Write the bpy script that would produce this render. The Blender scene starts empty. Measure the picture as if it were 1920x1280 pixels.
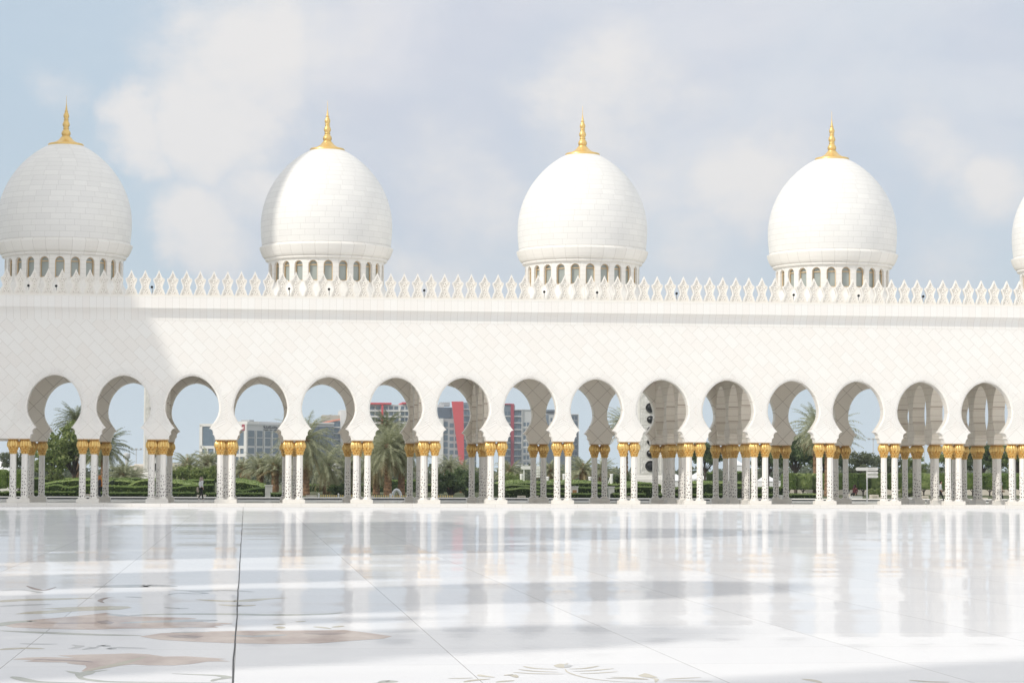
import bpy, math, random
import numpy as np
from mathutils import Vector, Matrix
random.seed(7)
RNG = np.random.default_rng(11)
R = math.radians
sc = bpy.context.scene
COL = sc.collection

# ------------------------------------------------------------------ camera model (solved from the photograph)
F, YAW, PIT, ROLL, D, X0 = 4507.784, 0.110095, 0.054580, 0.003846, 157.069, -14.455
CAMH = 2.2
cy, sy, cp, sp, cr, sr = (math.cos(YAW), math.sin(YAW), math.cos(PIT), math.sin(PIT), math.cos(ROLL), math.sin(ROLL))
r0 = Vector((cy, -sy, 0)); FW = Vector((sy*cp, cy*cp, sp)); u0 = Vector((-sy*sp, -cy*sp, cp))
RT = cr*r0 + sr*u0; UP = cr*u0 - sr*r0
def ray(x, y): return FW*F + RT*(x-960) - UP*(y-640)
def G(x, y, z=0.0):                       # survey point on the level z
    d = ray(x, y); t = (z-CAMH)/d.z; return d.x*t, d.y*t
def W(x, y, Y):                           # survey point at the distance Y -> (X, Z)
    d = ray(x, y); t = Y/d.y; return d.x*t, CAMH+d.z*t
def WX(x, Y): return W(x, 885, Y)[0]
SP = 4.4                                  # arcade bay
def KX(k): return X0 + SP*k

# ------------------------------------------------------------------ materials
MATS = {}
def new_mat(name):
    m = bpy.data.materials.new(name); m.use_nodes = True
    nt = m.node_tree; nt.nodes.clear()
    out = nt.nodes.new('ShaderNodeOutputMaterial')
    MATS[name] = m
    return m, nt, out
def nd(nt, t, **kw):
    n = nt.nodes.new(t)
    for k, v in kw.items():
        if k.startswith('i_'):
            key = k[2:]
            key = int(key) if key.isdigit() else key.replace('_', ' ')
            n.inputs[key].default_value = v
        else: setattr(n, k, v)
    return n
def lk(nt, a, b): nt.links.new(a, b)
def math_n(nt, op, a, b=None, c=None):
    n = nt.nodes.new('ShaderNodeMath'); n.operation = op
    for i, v in enumerate((a, b, c)):
        if v is None: continue
        if isinstance(v, (int, float)): n.inputs[i].default_value = v
        else: nt.links.new(v, n.inputs[i])
    return n.outputs[0]
def mix_c(nt, fac, a, b):
    n = nt.nodes.new('ShaderNodeMix'); n.data_type = 'RGBA'
    for s, v in ((n.inputs[0], fac), (n.inputs[6], a), (n.inputs[7], b)):
        if isinstance(v, (int, float)): s.default_value = v
        elif isinstance(v, tuple): s.default_value = (*v[:3], 1)
        else: nt.links.new(v, s)
    return n.outputs[2]
def principled(nt, out, color=None, rough=.5, metal=0.0, spec=.5, normal=None):
    p = nt.nodes.new('ShaderNodeBsdfPrincipled')
    p.inputs['Roughness'].default_value = rough; p.inputs['Metallic'].default_value = metal
    p.inputs['Specular IOR Level'].default_value = spec
    if isinstance(color, tuple): p.inputs['Base Color'].default_value = (*color[:3], 1)
    elif color is not None: nt.links.new(color, p.inputs['Base Color'])
    if normal is not None: nt.links.new(normal, p.inputs['Normal'])
    nt.links.new(p.outputs[0], out.inputs[0])
    return p
def objcoord(nt):
    return nd(nt, 'ShaderNodeTexCoord').outputs['Object']
def noisy(name, c1, c2, scale=3.0, rough=.6, metal=0, spec=.4, bump=0.0, bscale=None, detail=4, bdist=.02):
    m, nt, out = new_mat(name)
    co = objcoord(nt)
    n = nd(nt, 'ShaderNodeTexNoise'); n.inputs['Scale'].default_value = scale; n.inputs['Detail'].default_value = detail
    lk(nt, co, n.inputs['Vector'])
    f = nd(nt, 'ShaderNodeMapRange'); f.inputs[1].default_value = .3; f.inputs[2].default_value = .7
    lk(nt, n.outputs[0], f.inputs[0])
    c = mix_c(nt, f.outputs[0], c1, c2)
    nor = None
    if bump:
        b = nd(nt, 'ShaderNodeBump'); b.inputs['Strength'].default_value = bump; b.inputs['Distance'].default_value = bdist
        n2 = nd(nt, 'ShaderNodeTexNoise'); n2.inputs['Scale'].default_value = bscale or scale*3; n2.inputs['Detail'].default_value = 3
        lk(nt, co, n2.inputs['Vector']); lk(nt, n2.outputs[0], b.inputs['Height']); nor = b.outputs[0]
    principled(nt, out, c, rough, metal, spec, nor)
    return m
def tile_wall(name, axis, kind, c1, c2, mortar, w=.86, h=.57, off=.5, ms=.0105, tint=.5):
    """marble slabs with fine joints; axis 'x' or 'y' = horizontal axis of the face"""
    m, nt, out = new_mat(name)
    co = objcoord(nt)
    sx = nd(nt, 'ShaderNodeSeparateXYZ'); lk(nt, co, sx.inputs[0])
    a = sx.outputs[0] if axis == 'x' else sx.outputs[1]
    cm = nd(nt, 'ShaderNodeCombineXYZ'); lk(nt, a, cm.inputs[0]); lk(nt, sx.outputs[2], cm.inputs[1])
    vec = cm.outputs[0]
    def brick(vec, w, h, off, rot):
        mp = nd(nt, 'ShaderNodeMapping'); mp.inputs['Rotation'].default_value = (0, 0, rot); lk(nt, vec, mp.inputs[0])
        b = nd(nt, 'ShaderNodeTexBrick'); b.offset = off; b.squash = 1
        b.inputs['Scale'].default_value = 1; b.inputs['Brick Width'].default_value = w; b.inputs['Row Height'].default_value = h
        b.inputs['Mortar Size'].default_value = ms; b.inputs['Mortar Smooth'].default_value = .3
        b.inputs['Color1'].default_value = (*c1, 1); b.inputs['Color2'].default_value = (*c2, 1); b.inputs['Mortar'].default_value = (*mortar, 1)
        lk(nt, mp.outputs[0], b.inputs['Vector']); return b
    if kind == 'split':      # square diamonds low between the arches, oblong slabs above
        b1 = brick(vec, .90, .60, .5, R(45)); b2 = brick(vec, .82, .82, 0, R(45))
        g = math_n(nt, 'GREATER_THAN', sx.outputs[2], 7.7)
        c = mix_c(nt, g, b2.outputs[0], b1.outputs[0])
    elif kind == 'diamond':
        c = brick(vec, .95, .95, 0, R(45)).outputs[0]
    elif kind == 'vert':
        c = brick(vec, .44, 50, 0, 0).outputs[0]
    else:
        c = brick(vec, w, h, off, 0).outputs[0]
    n = nd(nt, 'ShaderNodeTexNoise'); n.inputs['Scale'].default_value = .35; n.inputs['Detail'].default_value = 6; lk(nt, co, n.inputs['Vector'])
    f = math_n(nt, 'MULTIPLY', n.outputs[0], .20)
    c = mix_c(nt, f, c, (.78, .725, .65))
    principled(nt, out, c, .5, 0, .3)
    return m
CW1, CW2, MORT = (.85, .825, .785), (.868, .858, .826), (.63, .60, .55)
M_wall = tile_wall('marble_facade', 'x', 'split', CW1, CW2, MORT)
M_rear = tile_wall('marble_diamond', 'x', 'diamond', (.92, .86, .76), (.935, .89, .81), (.44, .385, .32), ms=.014)
M_trans = tile_wall('marble_courses', 'y', 'plain', (.91, .85, .75), (.93, .88, .79), (.50, .41, .34), w=1.1, h=.48)
M_corn = tile_wall('marble_cornice', 'x', 'vert', CW1, CW2, (.60, .57, .52), ms=.008)
M_trim = noisy('marble_trim', (.84, .82, .785), (.875, .86, .83), 1.2, .45, 0, .35)
M_plinth = noisy('marble_plinth', (.81, .785, .74), (.86, .84, .80), 2, .4, 0, .4)
M_merlon = noisy('marble_merlon', (.82, .785, .72), (.87, .84, .785), 3, .5, 0, .3)

def uv_brick(name, c1, c2, mortar, wu=.016, wv=.04):
    m, nt, out = new_mat(name)
    uv = nd(nt, 'ShaderNodeTexCoord').outputs['UV']
    s = nd(nt, 'ShaderNodeSeparateXYZ'); lk(nt, uv, s.inputs[0])
    fu = math_n(nt, 'FRACT', s.outputs[0]); fv = math_n(nt, 'FRACT', s.outputs[1])
    lu = math_n(nt, 'LESS_THAN', fu, wu); lv = math_n(nt, 'LESS_THAN', fv, wv)
    line = math_n(nt, 'MAXIMUM', lu, lv)
    cm = nd(nt, 'ShaderNodeCombineXYZ'); lk(nt, math_n(nt, 'FLOOR', s.outputs[0]), cm.inputs[0]); lk(nt, math_n(nt, 'FLOOR', s.outputs[1]), cm.inputs[1])
    wn = nd(nt, 'ShaderNodeTexWhiteNoise'); wn.noise_dimensions = '2D'; lk(nt, cm.outputs[0], wn.inputs['Vector'])
    c = mix_c(nt, wn.outputs[0], c1, c2)
    c = mix_c(nt, line, c, mortar)
    principled(nt, out, c, .42, 0, .35)
    return m
M_dome = uv_brick('marble_dome', (.795, .785, .76), (.84, .83, .80), (.60, .59, .56))
M_drum = uv_brick('marble_drum', (.83, .805, .76), (.87, .85, .81), (.55, .52, .48), .02, .035)

def shaft_mat():
    m, nt, out = new_mat('inlaid_shaft')
    uv = nd(nt, 'ShaderNodeTexCoord').outputs['UV']
    s = nd(nt, 'ShaderNodeSeparateXYZ'); lk(nt, uv, s.inputs[0])       # u 0..8 faces, v metres
    oi = nd(nt, 'ShaderNodeObjectInfo')
    # two vine strands per face, dots along each
    uu = math_n(nt, 'MULTIPLY', s.outputs[0], 1.0); vv = math_n(nt, 'MULTIPLY', s.outputs[1], 4.6)
    cm = nd(nt, 'ShaderNodeCombineXYZ'); lk(nt, uu, cm.inputs[0]); lk(nt, math_n(nt, 'ADD', vv, math_n(nt, 'MULTIPLY', oi.outputs['Random'], 17)), cm.inputs[1])
    v = nd(nt, 'ShaderNodeTexVoronoi'); v.voronoi_dimensions = '2D'; v.feature = 'F1'; v.inputs['Randomness'].default_value = .55; v.inputs['Scale'].default_value = 1.0
    lk(nt, cm.outputs[0], v.inputs['Vector'])
    size = nd(nt, 'ShaderNodeMapRange'); size.inputs[1].default_value = 0; size.inputs[2].default_value = 2.25; size.inputs[3].default_value = .24; size.inputs[4].default_value = .13
    lk(nt, s.outputs[1], size.inputs[0])
    top = nd(nt, 'ShaderNodeSeparateColor'); lk(nt, v.outputs['Color'], top.inputs[0])
    lim = math_n(nt, 'ADD', math_n(nt, 'MULTIPLY', top.outputs[0], 1.1), 1.25)
    keep = math_n(nt, 'LESS_THAN', s.outputs[1], lim)
    dot = math_n(nt, 'MULTIPLY', math_n(nt, 'LESS_THAN', v.outputs['Distance'], size.outputs[0]), keep)
    vine = math_n(nt, 'MULTIPLY', math_n(nt, 'LESS_THAN', math_n(nt, 'ABSOLUTE', math_n(nt, 'SUBTRACT', math_n(nt, 'FRACT', math_n(nt, 'ADD', s.outputs[0], math_n(nt, 'MULTIPLY', math_n(nt, 'SINE', math_n(nt, 'MULTIPLY', s.outputs[1], 8)), .12))), .5)), .035), keep)
    dc = mix_c(nt, top.outputs[1], (.07, .055, .05), (.16, .13, .15))
    c = mix_c(nt, math_n(nt, 'MULTIPLY', vine, .22), (.86, .84, .80), (.40, .42, .36))
    c = mix_c(nt, dot, c, dc)
    principled(nt, out, c, .3, 0, .45)
    return m
M_shaft = shaft_mat()
def gold_mat(name, c1, c2, rough, metal):
    m, nt, out = new_mat(name)
    co = objcoord(nt)
    n = nd(nt, 'ShaderNodeTexNoise'); n.inputs['Scale'].default_value = 9; n.inputs['Detail'].default_value = 4; lk(nt, co, n.inputs['Vector'])
    c = mix_c(nt, n.outputs[0], c1, c2)
    principled(nt, out, c, rough, metal, .5)
    return m
M_gold = gold_mat('gilded_capital', (.74, .48, .145), (.87, .64, .27), .38, .8)
M_gold2 = gold_mat('gilded_finial', (.78, .52, .17), (.86, .63, .27), .38, .6)
M_bronze = noisy('window_frame_bronze', (.60, .43, .24), (.68, .51, .30), 6, .45, .1)
def glass_mat(name, col, rough=.08, spec=.8):
    m, nt, out = new_mat(name)
    co = objcoord(nt); n = nd(nt, 'ShaderNodeTexNoise'); n.inputs['Scale'].default_value = .8; lk(nt, co, n.inputs['Vector'])
    c = mix_c(nt, n.outputs[0], tuple(x*.75 for x in col), tuple(x*1.25 for x in col))
    principled(nt, out, c, rough, 0, spec); return m
M_glass = glass_mat('drum_glass', (.36, .40, .38), .15)
M_glassb = glass_mat('office_glass', (.10, .15, .20), .12)
M_glassd = glass_mat('dark_glass', (.06, .085, .12), .12)
M_dark = noisy('dark_metal', (.02, .02, .022), (.045, .045, .05), 8, .4)
M_black = noisy('black_lamp', (.012, .012, .013), (.03, .03, .032), 9, .25)
M_white = noisy('white_paint', (.76, .76, .75), (.82, .82, .81), 2, .4)
M_cream = noisy('cream_render', (.66, .60, .52), (.74, .68, .60), 1.5, .7)
M_grey = noisy('grey_cladding', (.40, .41, .42), (.46, .47, .48), .05, .6)
M_lgrey = noisy('light_cladding', (.56, .57, .57), (.63, .63, .63), .05, .6)
M_bluegrey = noisy('bluegrey_cladding', (.17, .21, .26), (.22, .26, .32), .05, .5)
M_bwhite = noisy('white_facade', (.74, .73, .70), (.80, .79, .77), .08, .6)
M_red = noisy('red_cladding', (.62, .06, .07), (.70, .09, .10), .06, .5)
M_crimson = noisy('crimson_cladding', (.36, .035, .06), (.42, .05, .08), .06, .5)
M_orange = noisy('orange_parapet', (.80, .30, .18), (.85, .36, .24), .06, .6)
M_tan = noisy('tan_screen', (.45, .41, .34), (.52, .48, .41), .3, .8)
M_darkline = noisy('dark_joint', (.03, .03, .032), (.07, .07, .07), 4, .6)
M_pooltile = noisy('dark_pool_tile', (.02, .025, .03), (.04, .05, .055), 2, .35)
M_ground = noisy('garden_ground', (.05, .075, .022), (.13, .13, .06), .25, .9)
M_leafd = [noisy('hedge_green', (.06, .11, .018), (.15, .21, .045), 2.2, .6, 0, .25, .9, 9, 4, .08),
           noisy('hedge_green_pale', (.15, .215, .06), (.29, .35, .13), 1.6, .6, 0, .25, .7, 9, 4, .06)]
M_hedgeshade = noisy('hedge_side_shade', (.012, .022, .006), (.04, .06, .015), 3, .8, 0, .1, 1, 9, 4, .1)  # dark twiggy hedge sides, their self-shadow put into the colour
def leaf_mat(name, c1, c2, trans=.38):
    m, nt, out = new_mat(name)
    g = nd(nt, 'ShaderNodeNewGeometry')
    c = mix_c(nt, g.outputs['Random Per Island'], c1, c2)
    p = nt.nodes.new('ShaderNodeBsdfPrincipled'); p.inputs['Roughness'].default_value = .5; p.inputs['Specular IOR Level'].default_value = .3
    lk(nt, c, p.inputs['Base Color'])
    t = nt.nodes.new('ShaderNodeBsdfTranslucent'); lk(nt, c, t.inputs[0])
    mx = nt.nodes.new('ShaderNodeMixShader'); mx.inputs[0].default_value = trans
    lk(nt, p.outputs[0], mx.inputs[1]); lk(nt, t.outputs[0], mx.inputs[2]); lk(nt, mx.outputs[0], out.inputs[0])
    return m
M_palm = leaf_mat('palm_leaf', (.29, .31, .18), (.52, .53, .36))
M_palmdry = leaf_mat('palm_leaf_dry', (.30, .245, .13), (.50, .41, .23))
M_palmdark = leaf_mat('palm_leaf_dark', (.14, .17, .09), (.31, .33, .20))
M_tree = [leaf_mat('tree_leaf', (.11, .165, .045), (.33, .38, .14)), leaf_mat('tree_leaf_dark', (.065, .115, .045), (.20, .25, .105)),
          leaf_mat('tree_leaf_grey', (.10, .125, .075), (.22, .245, .15))]
M_hleaf = leaf_mat('hedge_leaf', (.10, .165, .035), (.29, .36, .12), .28)
M_bark = noisy('palm_bark', (.17, .10, .06), (.36, .23, .14), 5, .9, 0, .1, 1, 14, 4, .05)
M_bark2 = noisy('tree_bark', (.07, .055, .045), (.15, .12, .10), 4, .9, 0, .1, .6)
M_tent = noisy('white_tent_cloth', (.78, .79, .80), (.84, .84, .84), .6, .6)
M_panel = noisy('carved_marble_panel', (.74, .73, .70), (.84, .83, .80), 2.6, .5, 0, .3, 1, 3.2, 2, .12)

def floor_mat():
    m, nt, out = new_mat('polished_marble')
    co = objcoord(nt)
    mp = nd(nt, 'ShaderNodeMapping'); mp.inputs['Location'].default_value = (.1, .9, 0); lk(nt, co, mp.inputs[0])
    b = nd(nt, 'ShaderNodeTexBrick'); b.offset = 0
    b.inputs['Scale'].default_value = 1; b.inputs['Brick Width'].default_value = 2.6; b.inputs['Row Height'].default_value = 2.6
    b.inputs['Mortar Size'].default_value = .0045; b.inputs['Mortar Smooth'].default_value = .2
    b.inputs['Color1'].default_value = (.725, .735, .765, 1); b.inputs['Color2'].default_value = (.79, .795, .815, 1); b.inputs['Mortar'].default_value = (.16, .15, .14, 1)
    lk(nt, mp.outputs[0], b.inputs['Vector'])
    n = nd(nt, 'ShaderNodeTexNoise'); n.inputs['Scale'].default_value = .6; n.inputs['Detail'].default_value = 7; lk(nt, co, n.inputs['Vector'])
    c = mix_c(nt, math_n(nt, 'MULTIPLY', n.outputs[0], .35), b.outputs[0], (.64, .65, .685))
    return m, nt, out, co, c
def polish(nt, out, co, color, k=.52, mx=.48, rough=.04):
    mp = nd(nt, 'ShaderNodeMapping'); mp.inputs['Scale'].default_value = (.06, .11, .3); lk(nt, co, mp.inputs[0])
    n1 = nd(nt, 'ShaderNodeTexNoise'); n1.inputs['Scale'].default_value = 1.0; n1.inputs['Detail'].default_value = 6; n1.inputs['Roughness'].default_value = .47
    lk(nt, mp.outputs[0], n1.inputs['Vector'])
    bp = nd(nt, 'ShaderNodeBump'); bp.inputs['Strength'].default_value = 1; bp.inputs['Distance'].default_value = .020; lk(nt, n1.outputs[0], bp.inputs['Height'])
    # slabs laid with a hair of tilt each, which breaks the mirror image into streaks
    cells = []
    for cx_, cy_, am in ((2.6, 1.3, .0060), (2.6, 5.2, .0050)):
        m2 = nd(nt, 'ShaderNodeMapping'); m2.inputs['Scale'].default_value = (1/cx_, 1/cy_, 0); m2.inputs['Location'].default_value = (.04, .35, 0); lk(nt, co, m2.inputs[0])
        fl = nd(nt, 'ShaderNodeVectorMath', operation='FLOOR'); lk(nt, m2.outputs[0], fl.inputs[0])
        wn_ = nd(nt, 'ShaderNodeTexWhiteNoise', noise_dimensions='2D'); lk(nt, fl.outputs[0], wn_.inputs['Vector'])
        sb = nd(nt, 'ShaderNodeVectorMath', operation='SUBTRACT'); lk(nt, wn_.outputs['Color'], sb.inputs[0]); sb.inputs[1].default_value = (.5, .5, .5)
        ml = nd(nt, 'ShaderNodeVectorMath', operation='MULTIPLY'); lk(nt, sb.outputs[0], ml.inputs[0]); ml.inputs[1].default_value = (am*.8, am, 0); cells.append(ml.outputs[0])
    ad = nd(nt, 'ShaderNodeVectorMath', operation='ADD'); lk(nt, cells[0], ad.inputs[0]); lk(nt, cells[1], ad.inputs[1])
    ad2 = nd(nt, 'ShaderNodeVectorMath', operation='ADD'); lk(nt, ad.outputs[0], ad2.inputs[0]); ad2.inputs[1].default_value = (0, 0, 1)
    nz_ = nd(nt, 'ShaderNodeVectorMath', operation='NORMALIZE'); lk(nt, ad2.outputs[0], nz_.inputs[0]); lk(nt, nz_.outputs[0], bp.inputs['Normal'])
    df = nt.nodes.new('ShaderNodeBsdfDiffuse')
    if isinstance(color, tuple): df.inputs[0].default_value = (*color, 1)
    else: lk(nt, color, df.inputs[0])
    gl = nt.nodes.new('ShaderNodeBsdfGlossy'); gl.inputs['Roughness'].default_value = rough; gl.inputs['Color'].default_value = (1, 1, 1, 1)
    lk(nt, bp.outputs[0], gl.inputs['Normal'])
    fr = nd(nt, 'ShaderNodeFresnel'); fr.inputs['IOR'].default_value = 1.45
    fac = math_n(nt, 'MINIMUM', math_n(nt, 'MULTIPLY', math_n(nt, 'POWER', fr.outputs[0], 2.1), k), mx)
    ms = nt.nodes.new('ShaderNodeMixShader'); lk(nt, fac, ms.inputs[0]); lk(nt, df.outputs[0], ms.inputs[1]); lk(nt, gl.outputs[0], ms.inputs[2])
    lk(nt, ms.outputs[0], out.inputs[0])
M_floor, nt_, out_, co_, c_ = floor_mat(); polish(nt_, out_, co_, c_)
def inlay(name, c1, c2):
    m, nt, out = new_mat(name); co = objcoord(nt)
    n = nd(nt, 'ShaderNodeTexNoise'); n.inputs['Scale'].default_value = 2.2; n.inputs['Detail'].default_value = 5
    mp = nd(nt, 'ShaderNodeMapping'); mp.inputs['Scale'].default_value = (1, .35, 1); lk(nt, co, mp.inputs[0]); lk(nt, mp.outputs[0], n.inputs['Vector'])
    f = nd(nt, 'ShaderNodeMapRange'); f.inputs[1].default_value = .35; f.inputs[2].default_value = .65; lk(nt, n.outputs[0], f.inputs[0])
    polish(nt, out, co, mix_c(nt, f.outputs[0], c1, c2)); return m
M_inl = {'pink': inlay('inlay_pink', (.50, .41, .38), (.66, .57, .52)), 'green': inlay('inlay_green', (.40, .42, .40), (.50, .52, .48)),
         'grey': inlay('inlay_grey', (.44, .46, .48), (.54, .55, .56)), 'olive': inlay('inlay_olive', (.48, .45, .38), (.60, .57, .49)),
         'dark': inlay('inlay_dark', (.32, .28, .28), (.44, .39, .38))}
m_, nt_, out_ = new_mat('arcade_floor'); M_arcfloor = m_
polish(nt_, out_, objcoord(nt_), (.74, .73, .70), .70, .56, .02)  # pale as marble, to bounce sunlight up into the arcade

# ------------------------------------------------------------------ mesh helpers
def tag(o, label=None, cat=None, group=None, kind=None):
    if label: o['label'] = label
    if cat: o['category'] = cat
    if group: o['group'] = group
    if kind: o['kind'] = kind
    return o
def wloc(p):
    v = Vector((0, 0, 0))
    while p is not None: v = v + Vector(p.location); p = p.parent
    return v
def empty(name, loc, label, cat, group=None):
    o = bpy.data.objects.new(name, None); COL.objects.link(o); o.location = loc
    return tag(o, label, cat, group)
class MB:
    def __init__(s): s.v = []; s.f = []; s.mi = []; s.uv = []; s.cur = 0
    def quad(s, a, b, c, d, uv=None): s.face([a, b, c, d], uv)
    def face(s, pts, uv=None):
        i = len(s.v); s.v += [tuple(p) for p in pts]; s.f.append(tuple(range(i, i+len(pts)))); s.mi.append(s.cur); s.uv.append(uv)
    def grid(s, rows, closed=False, uvf=None):
        """rows: list of lists of points; shared vertices (smooth)"""
        b = len(s.v); n = len(rows[0])
        for r in rows: s.v += [tuple(p) for p in r]
        for i in range(len(rows)-1):
            for j in range(n if closed else n-1):
                k = (j+1) % n
                s.f.append((b+i*n+j, b+i*n+k, b+(i+1)*n+k, b+(i+1)*n+j)); s.mi.append(s.cur)
                s.uv.append(uvf(i, j) if uvf else None)
    def box(s, x0, x1, y0, y1, z0, z1):
        b = len(s.v)
        s.v += [(x0, y0, z0), (x1, y0, z0), (x1, y1, z0), (x0, y1, z0), (x0, y0, z1), (x1, y0, z1), (x1, y1, z1), (x0, y1, z1)]
        for q in ((3, 2, 1, 0), (4, 5, 6, 7), (0, 1, 5, 4), (1, 2, 6, 5), (2, 3, 7, 6), (3, 0, 4, 7)):
            s.f.append(tuple(b+i for i in q)); s.mi.append(s.cur); s.uv.append(None)
    def bev(s, x0, x1, y0, y1, z0, z1, c=.02):
        """box with chamfered vertical and top edges"""
        def ring(e, z): return [(x0+e, y0, z), (x1-e, y0, z), (x1, y0+e, z), (x1, y1-e, z), (x1-e, y1, z), (x0+e, y1, z), (x0, y1-e, z), (x0, y0+e, z)]
        a = ring(c, z0); b = ring(c, z1-c)
        t = [(min(max(p[0], x0+c), x1-c), min(max(p[1], y0+c), y1-c), z1) for p in ring(c, z1)]
        for i in range(8):
            j = (i+1) % 8; s.quad(a[i], a[j], b[j], b[i]); s.quad(b[i], b[j], t[j], t[i])
        s.face(t); s.face(a[::-1])
    def prism(s, pts, y0, y1):
        """outline in (x,z) counter-clockwise seen from -y, extruded along y"""
        n = len(pts)
        s.face([(p[0], y0, p[1]) for p in pts]); s.face([(p[0], y1, p[1]) for p in reversed(pts)])
        for i in range(n):
            a, b = pts[i], pts[(i+1) % n]
            s.quad((a[0], y0, a[1]), (a[0], y1, a[1]), (b[0], y1, b[1]), (b[0], y0, b[1]))
    def lathe(s, prof, c=(0, 0, 0), n=24, cap=False):
        rows = [[(c[0]+r*math.cos(2*math.pi*j/n), c[1]+r*math.sin(2*math.pi*j/n), c[2]+z) for j in range(n)] for r, z in prof]
        s.grid(rows, True)
        if cap:
            s.face(rows[-1]); s.face(rows[0][::-1])
    def tube(s, pts, rad, n=6):
        rows = []
        for i, p in enumerate(pts):
            p = Vector(p); a = Vector(pts[max(i-1, 0)]); b = Vector(pts[min(i+1, len(pts)-1)])
            t = (b-a).normalized(); x = t.orthogonal().normalized(); y = t.cross(x)
            r = rad[i] if isinstance(rad, (list, tuple)) else rad
            rows.append([p + x*(r*math.cos(2*math.pi*j/n)) + y*(r*math.sin(2*math.pi*j/n)) for j in range(n)])
        # keep ring orientation steady
        for i in range(1, len(rows)):
            best = min(range(n), key=lambda k: sum((rows[i][(j+k) % n]-rows[i-1][j]).length for j in range(n)))
            rows[i] = rows[i][best:]+rows[i][:best]
        s.grid(rows, True); s.face(rows[-1]); s.face(rows[0][::-1])
    def build(s, name, mats, parent=None, smooth=False, local=False):
        me = bpy.data.meshes.new(name)
        off = Vector((0, 0, 0)) if local else wloc(parent)
        me.from_pydata([(a-off.x, b-off.y, c-off.z) for a, b, c in s.v], [], s.f)
        if not isinstance(mats, (list, tuple)): mats = [mats]
        for m in mats: me.materials.append(m)
        me.polygons.foreach_set('material_index', s.mi)
        if smooth: me.polygons.foreach_set('use_smooth', [True]*len(s.f))
        if any(u is not None for u in s.uv):
            l = me.uv_layers.new(name='UVMap'); dat = []
            for f, u in zip(s.f, s.uv):
                for i in range(len(f)): dat += list(u[i]) if u else [0.5, 0.5]
            l.data.foreach_set('uv', dat)
        me.update()
        o = bpy.data.objects.new(name, me); COL.objects.link(o)
        if parent is not None: o.parent = parent
        return o
def ob(name, me, parent=None, loc=(0, 0, 0), rz=0):
    o = bpy.data.objects.new(name, me); COL.objects.link(o)
    if parent is not None: o.parent = parent
    o.location = loc; o.rotation_euler = (0, 0, rz); return o
def copy_tree(o, parent=None):
    c = o.copy(); COL.objects.link(c)
    if parent is not None: c.parent = parent
    for ch in list(o.children): copy_tree(ch, c)
    return c

# ------------------------------------------------------------------ world, sun, camera
SUN_AZ, SUN_EL = 59.0, 36.0               # azimuth measured from the facade normal, towards the left
sa, ca, te = math.sin(R(SUN_AZ)), math.cos(R(SUN_AZ)), math.tan(R(SUN_EL))
w = bpy.data.worlds.new('World'); sc.world = w; w.use_nodes = True
nt = w.node_tree; nt.nodes.clear()
wo = nt.nodes.new('ShaderNodeOutputWorld'); bg = nt.nodes.new('ShaderNodeBackground')
sky = nt.nodes.new('ShaderNodeTexSky'); sky.sky_type = 'NISHITA'; sky.sun_disc = False
sky.sun_elevation = R(SUN_EL); sky.sun_rotation = R(180+SUN_AZ); sky.air_density = 1.0; sky.dust_density = 1.6; sky.ozone_density = 1.5
SKYS = .10
gco = nt.nodes.new('ShaderNodeTexCoord').outputs['Generated']
nrm = nt.nodes.new('ShaderNodeVectorMath'); nrm.operation = 'NORMALIZE'; lk(nt, gco, nrm.inputs[0])
wn = nt.nodes.new('ShaderNodeTexNoise'); wn.inputs['Scale'].default_value = 9; wn.inputs['Detail'].default_value = 7; wn.inputs['Roughness'].default_value = .55
lk(nt, nrm.outputs[0], wn.inputs['Vector'])
w1 = nt.nodes.new('ShaderNodeVectorMath'); w1.operation = 'SUBTRACT'; lk(nt, wn.outputs['Color'], w1.inputs[0]); w1.inputs[1].default_value = (.5, .5, .5)
w2 = nt.nodes.new('ShaderNodeVectorMath'); w2.operation = 'SCALE'; lk(nt, w1.outputs[0], w2.inputs[0]); w2.inputs['Scale'].default_value = .11
w3 = nt.nodes.new('ShaderNodeVectorMath'); w3.operation = 'ADD'; lk(nt, nrm.outputs[0], w3.inputs[0]); lk(nt, w2.outputs[0], w3.inputs[1])
dirv = nt.nodes.new('ShaderNodeVectorMath'); dirv.operation = 'NORMALIZE'; lk(nt, w3.outputs[0], dirv.inputs[0])
def blob(px, py, rad, amp, soft=.35):
    c = ray(px, py).normalized()
    d = nt.nodes.new('ShaderNodeVectorMath'); d.operation = 'DISTANCE'; lk(nt, dirv.outputs[0], d.inputs[0]); d.inputs[1].default_value = c
    mr = nt.nodes.new('ShaderNodeMapRange'); mr.interpolation_type = 'SMOOTHSTEP'
    mr.inputs[1].default_value = rad/F; mr.inputs[2].default_value = rad*soft/F; mr.inputs[3].default_value = 0; mr.inputs[4].default_value = amp
    lk(nt, d.outputs['Value'], mr.inputs[0]); return mr.outputs[0]
def blobs(lst):
    acc = None
    for b in lst:
        o = blob(*b); acc = o if acc is None else math_n(nt, 'MAXIMUM', acc, o)
    return acc
grey = blobs([(900, 80, 640, .95, .3), (1350, 120, 620, .95, .3), (1750, 60, 560, .85, .3), (620, 180, 330, .8, .3), (480, 420, 300, .7, .2), (880, 470, 330, .6, .2), (1050, 330, 420, .7, .3), (1650, 330, 380, .55, .3), (1300, 470, 420, .6, .2), (1780, 430, 300, .5, .2), (-500, -700, 900, .9, .3), (2600, -200, 1500, .8, .3), (600, -2600, 3200, .75, .3), (-4500, 0, 4200, .7, .3)])
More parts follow.
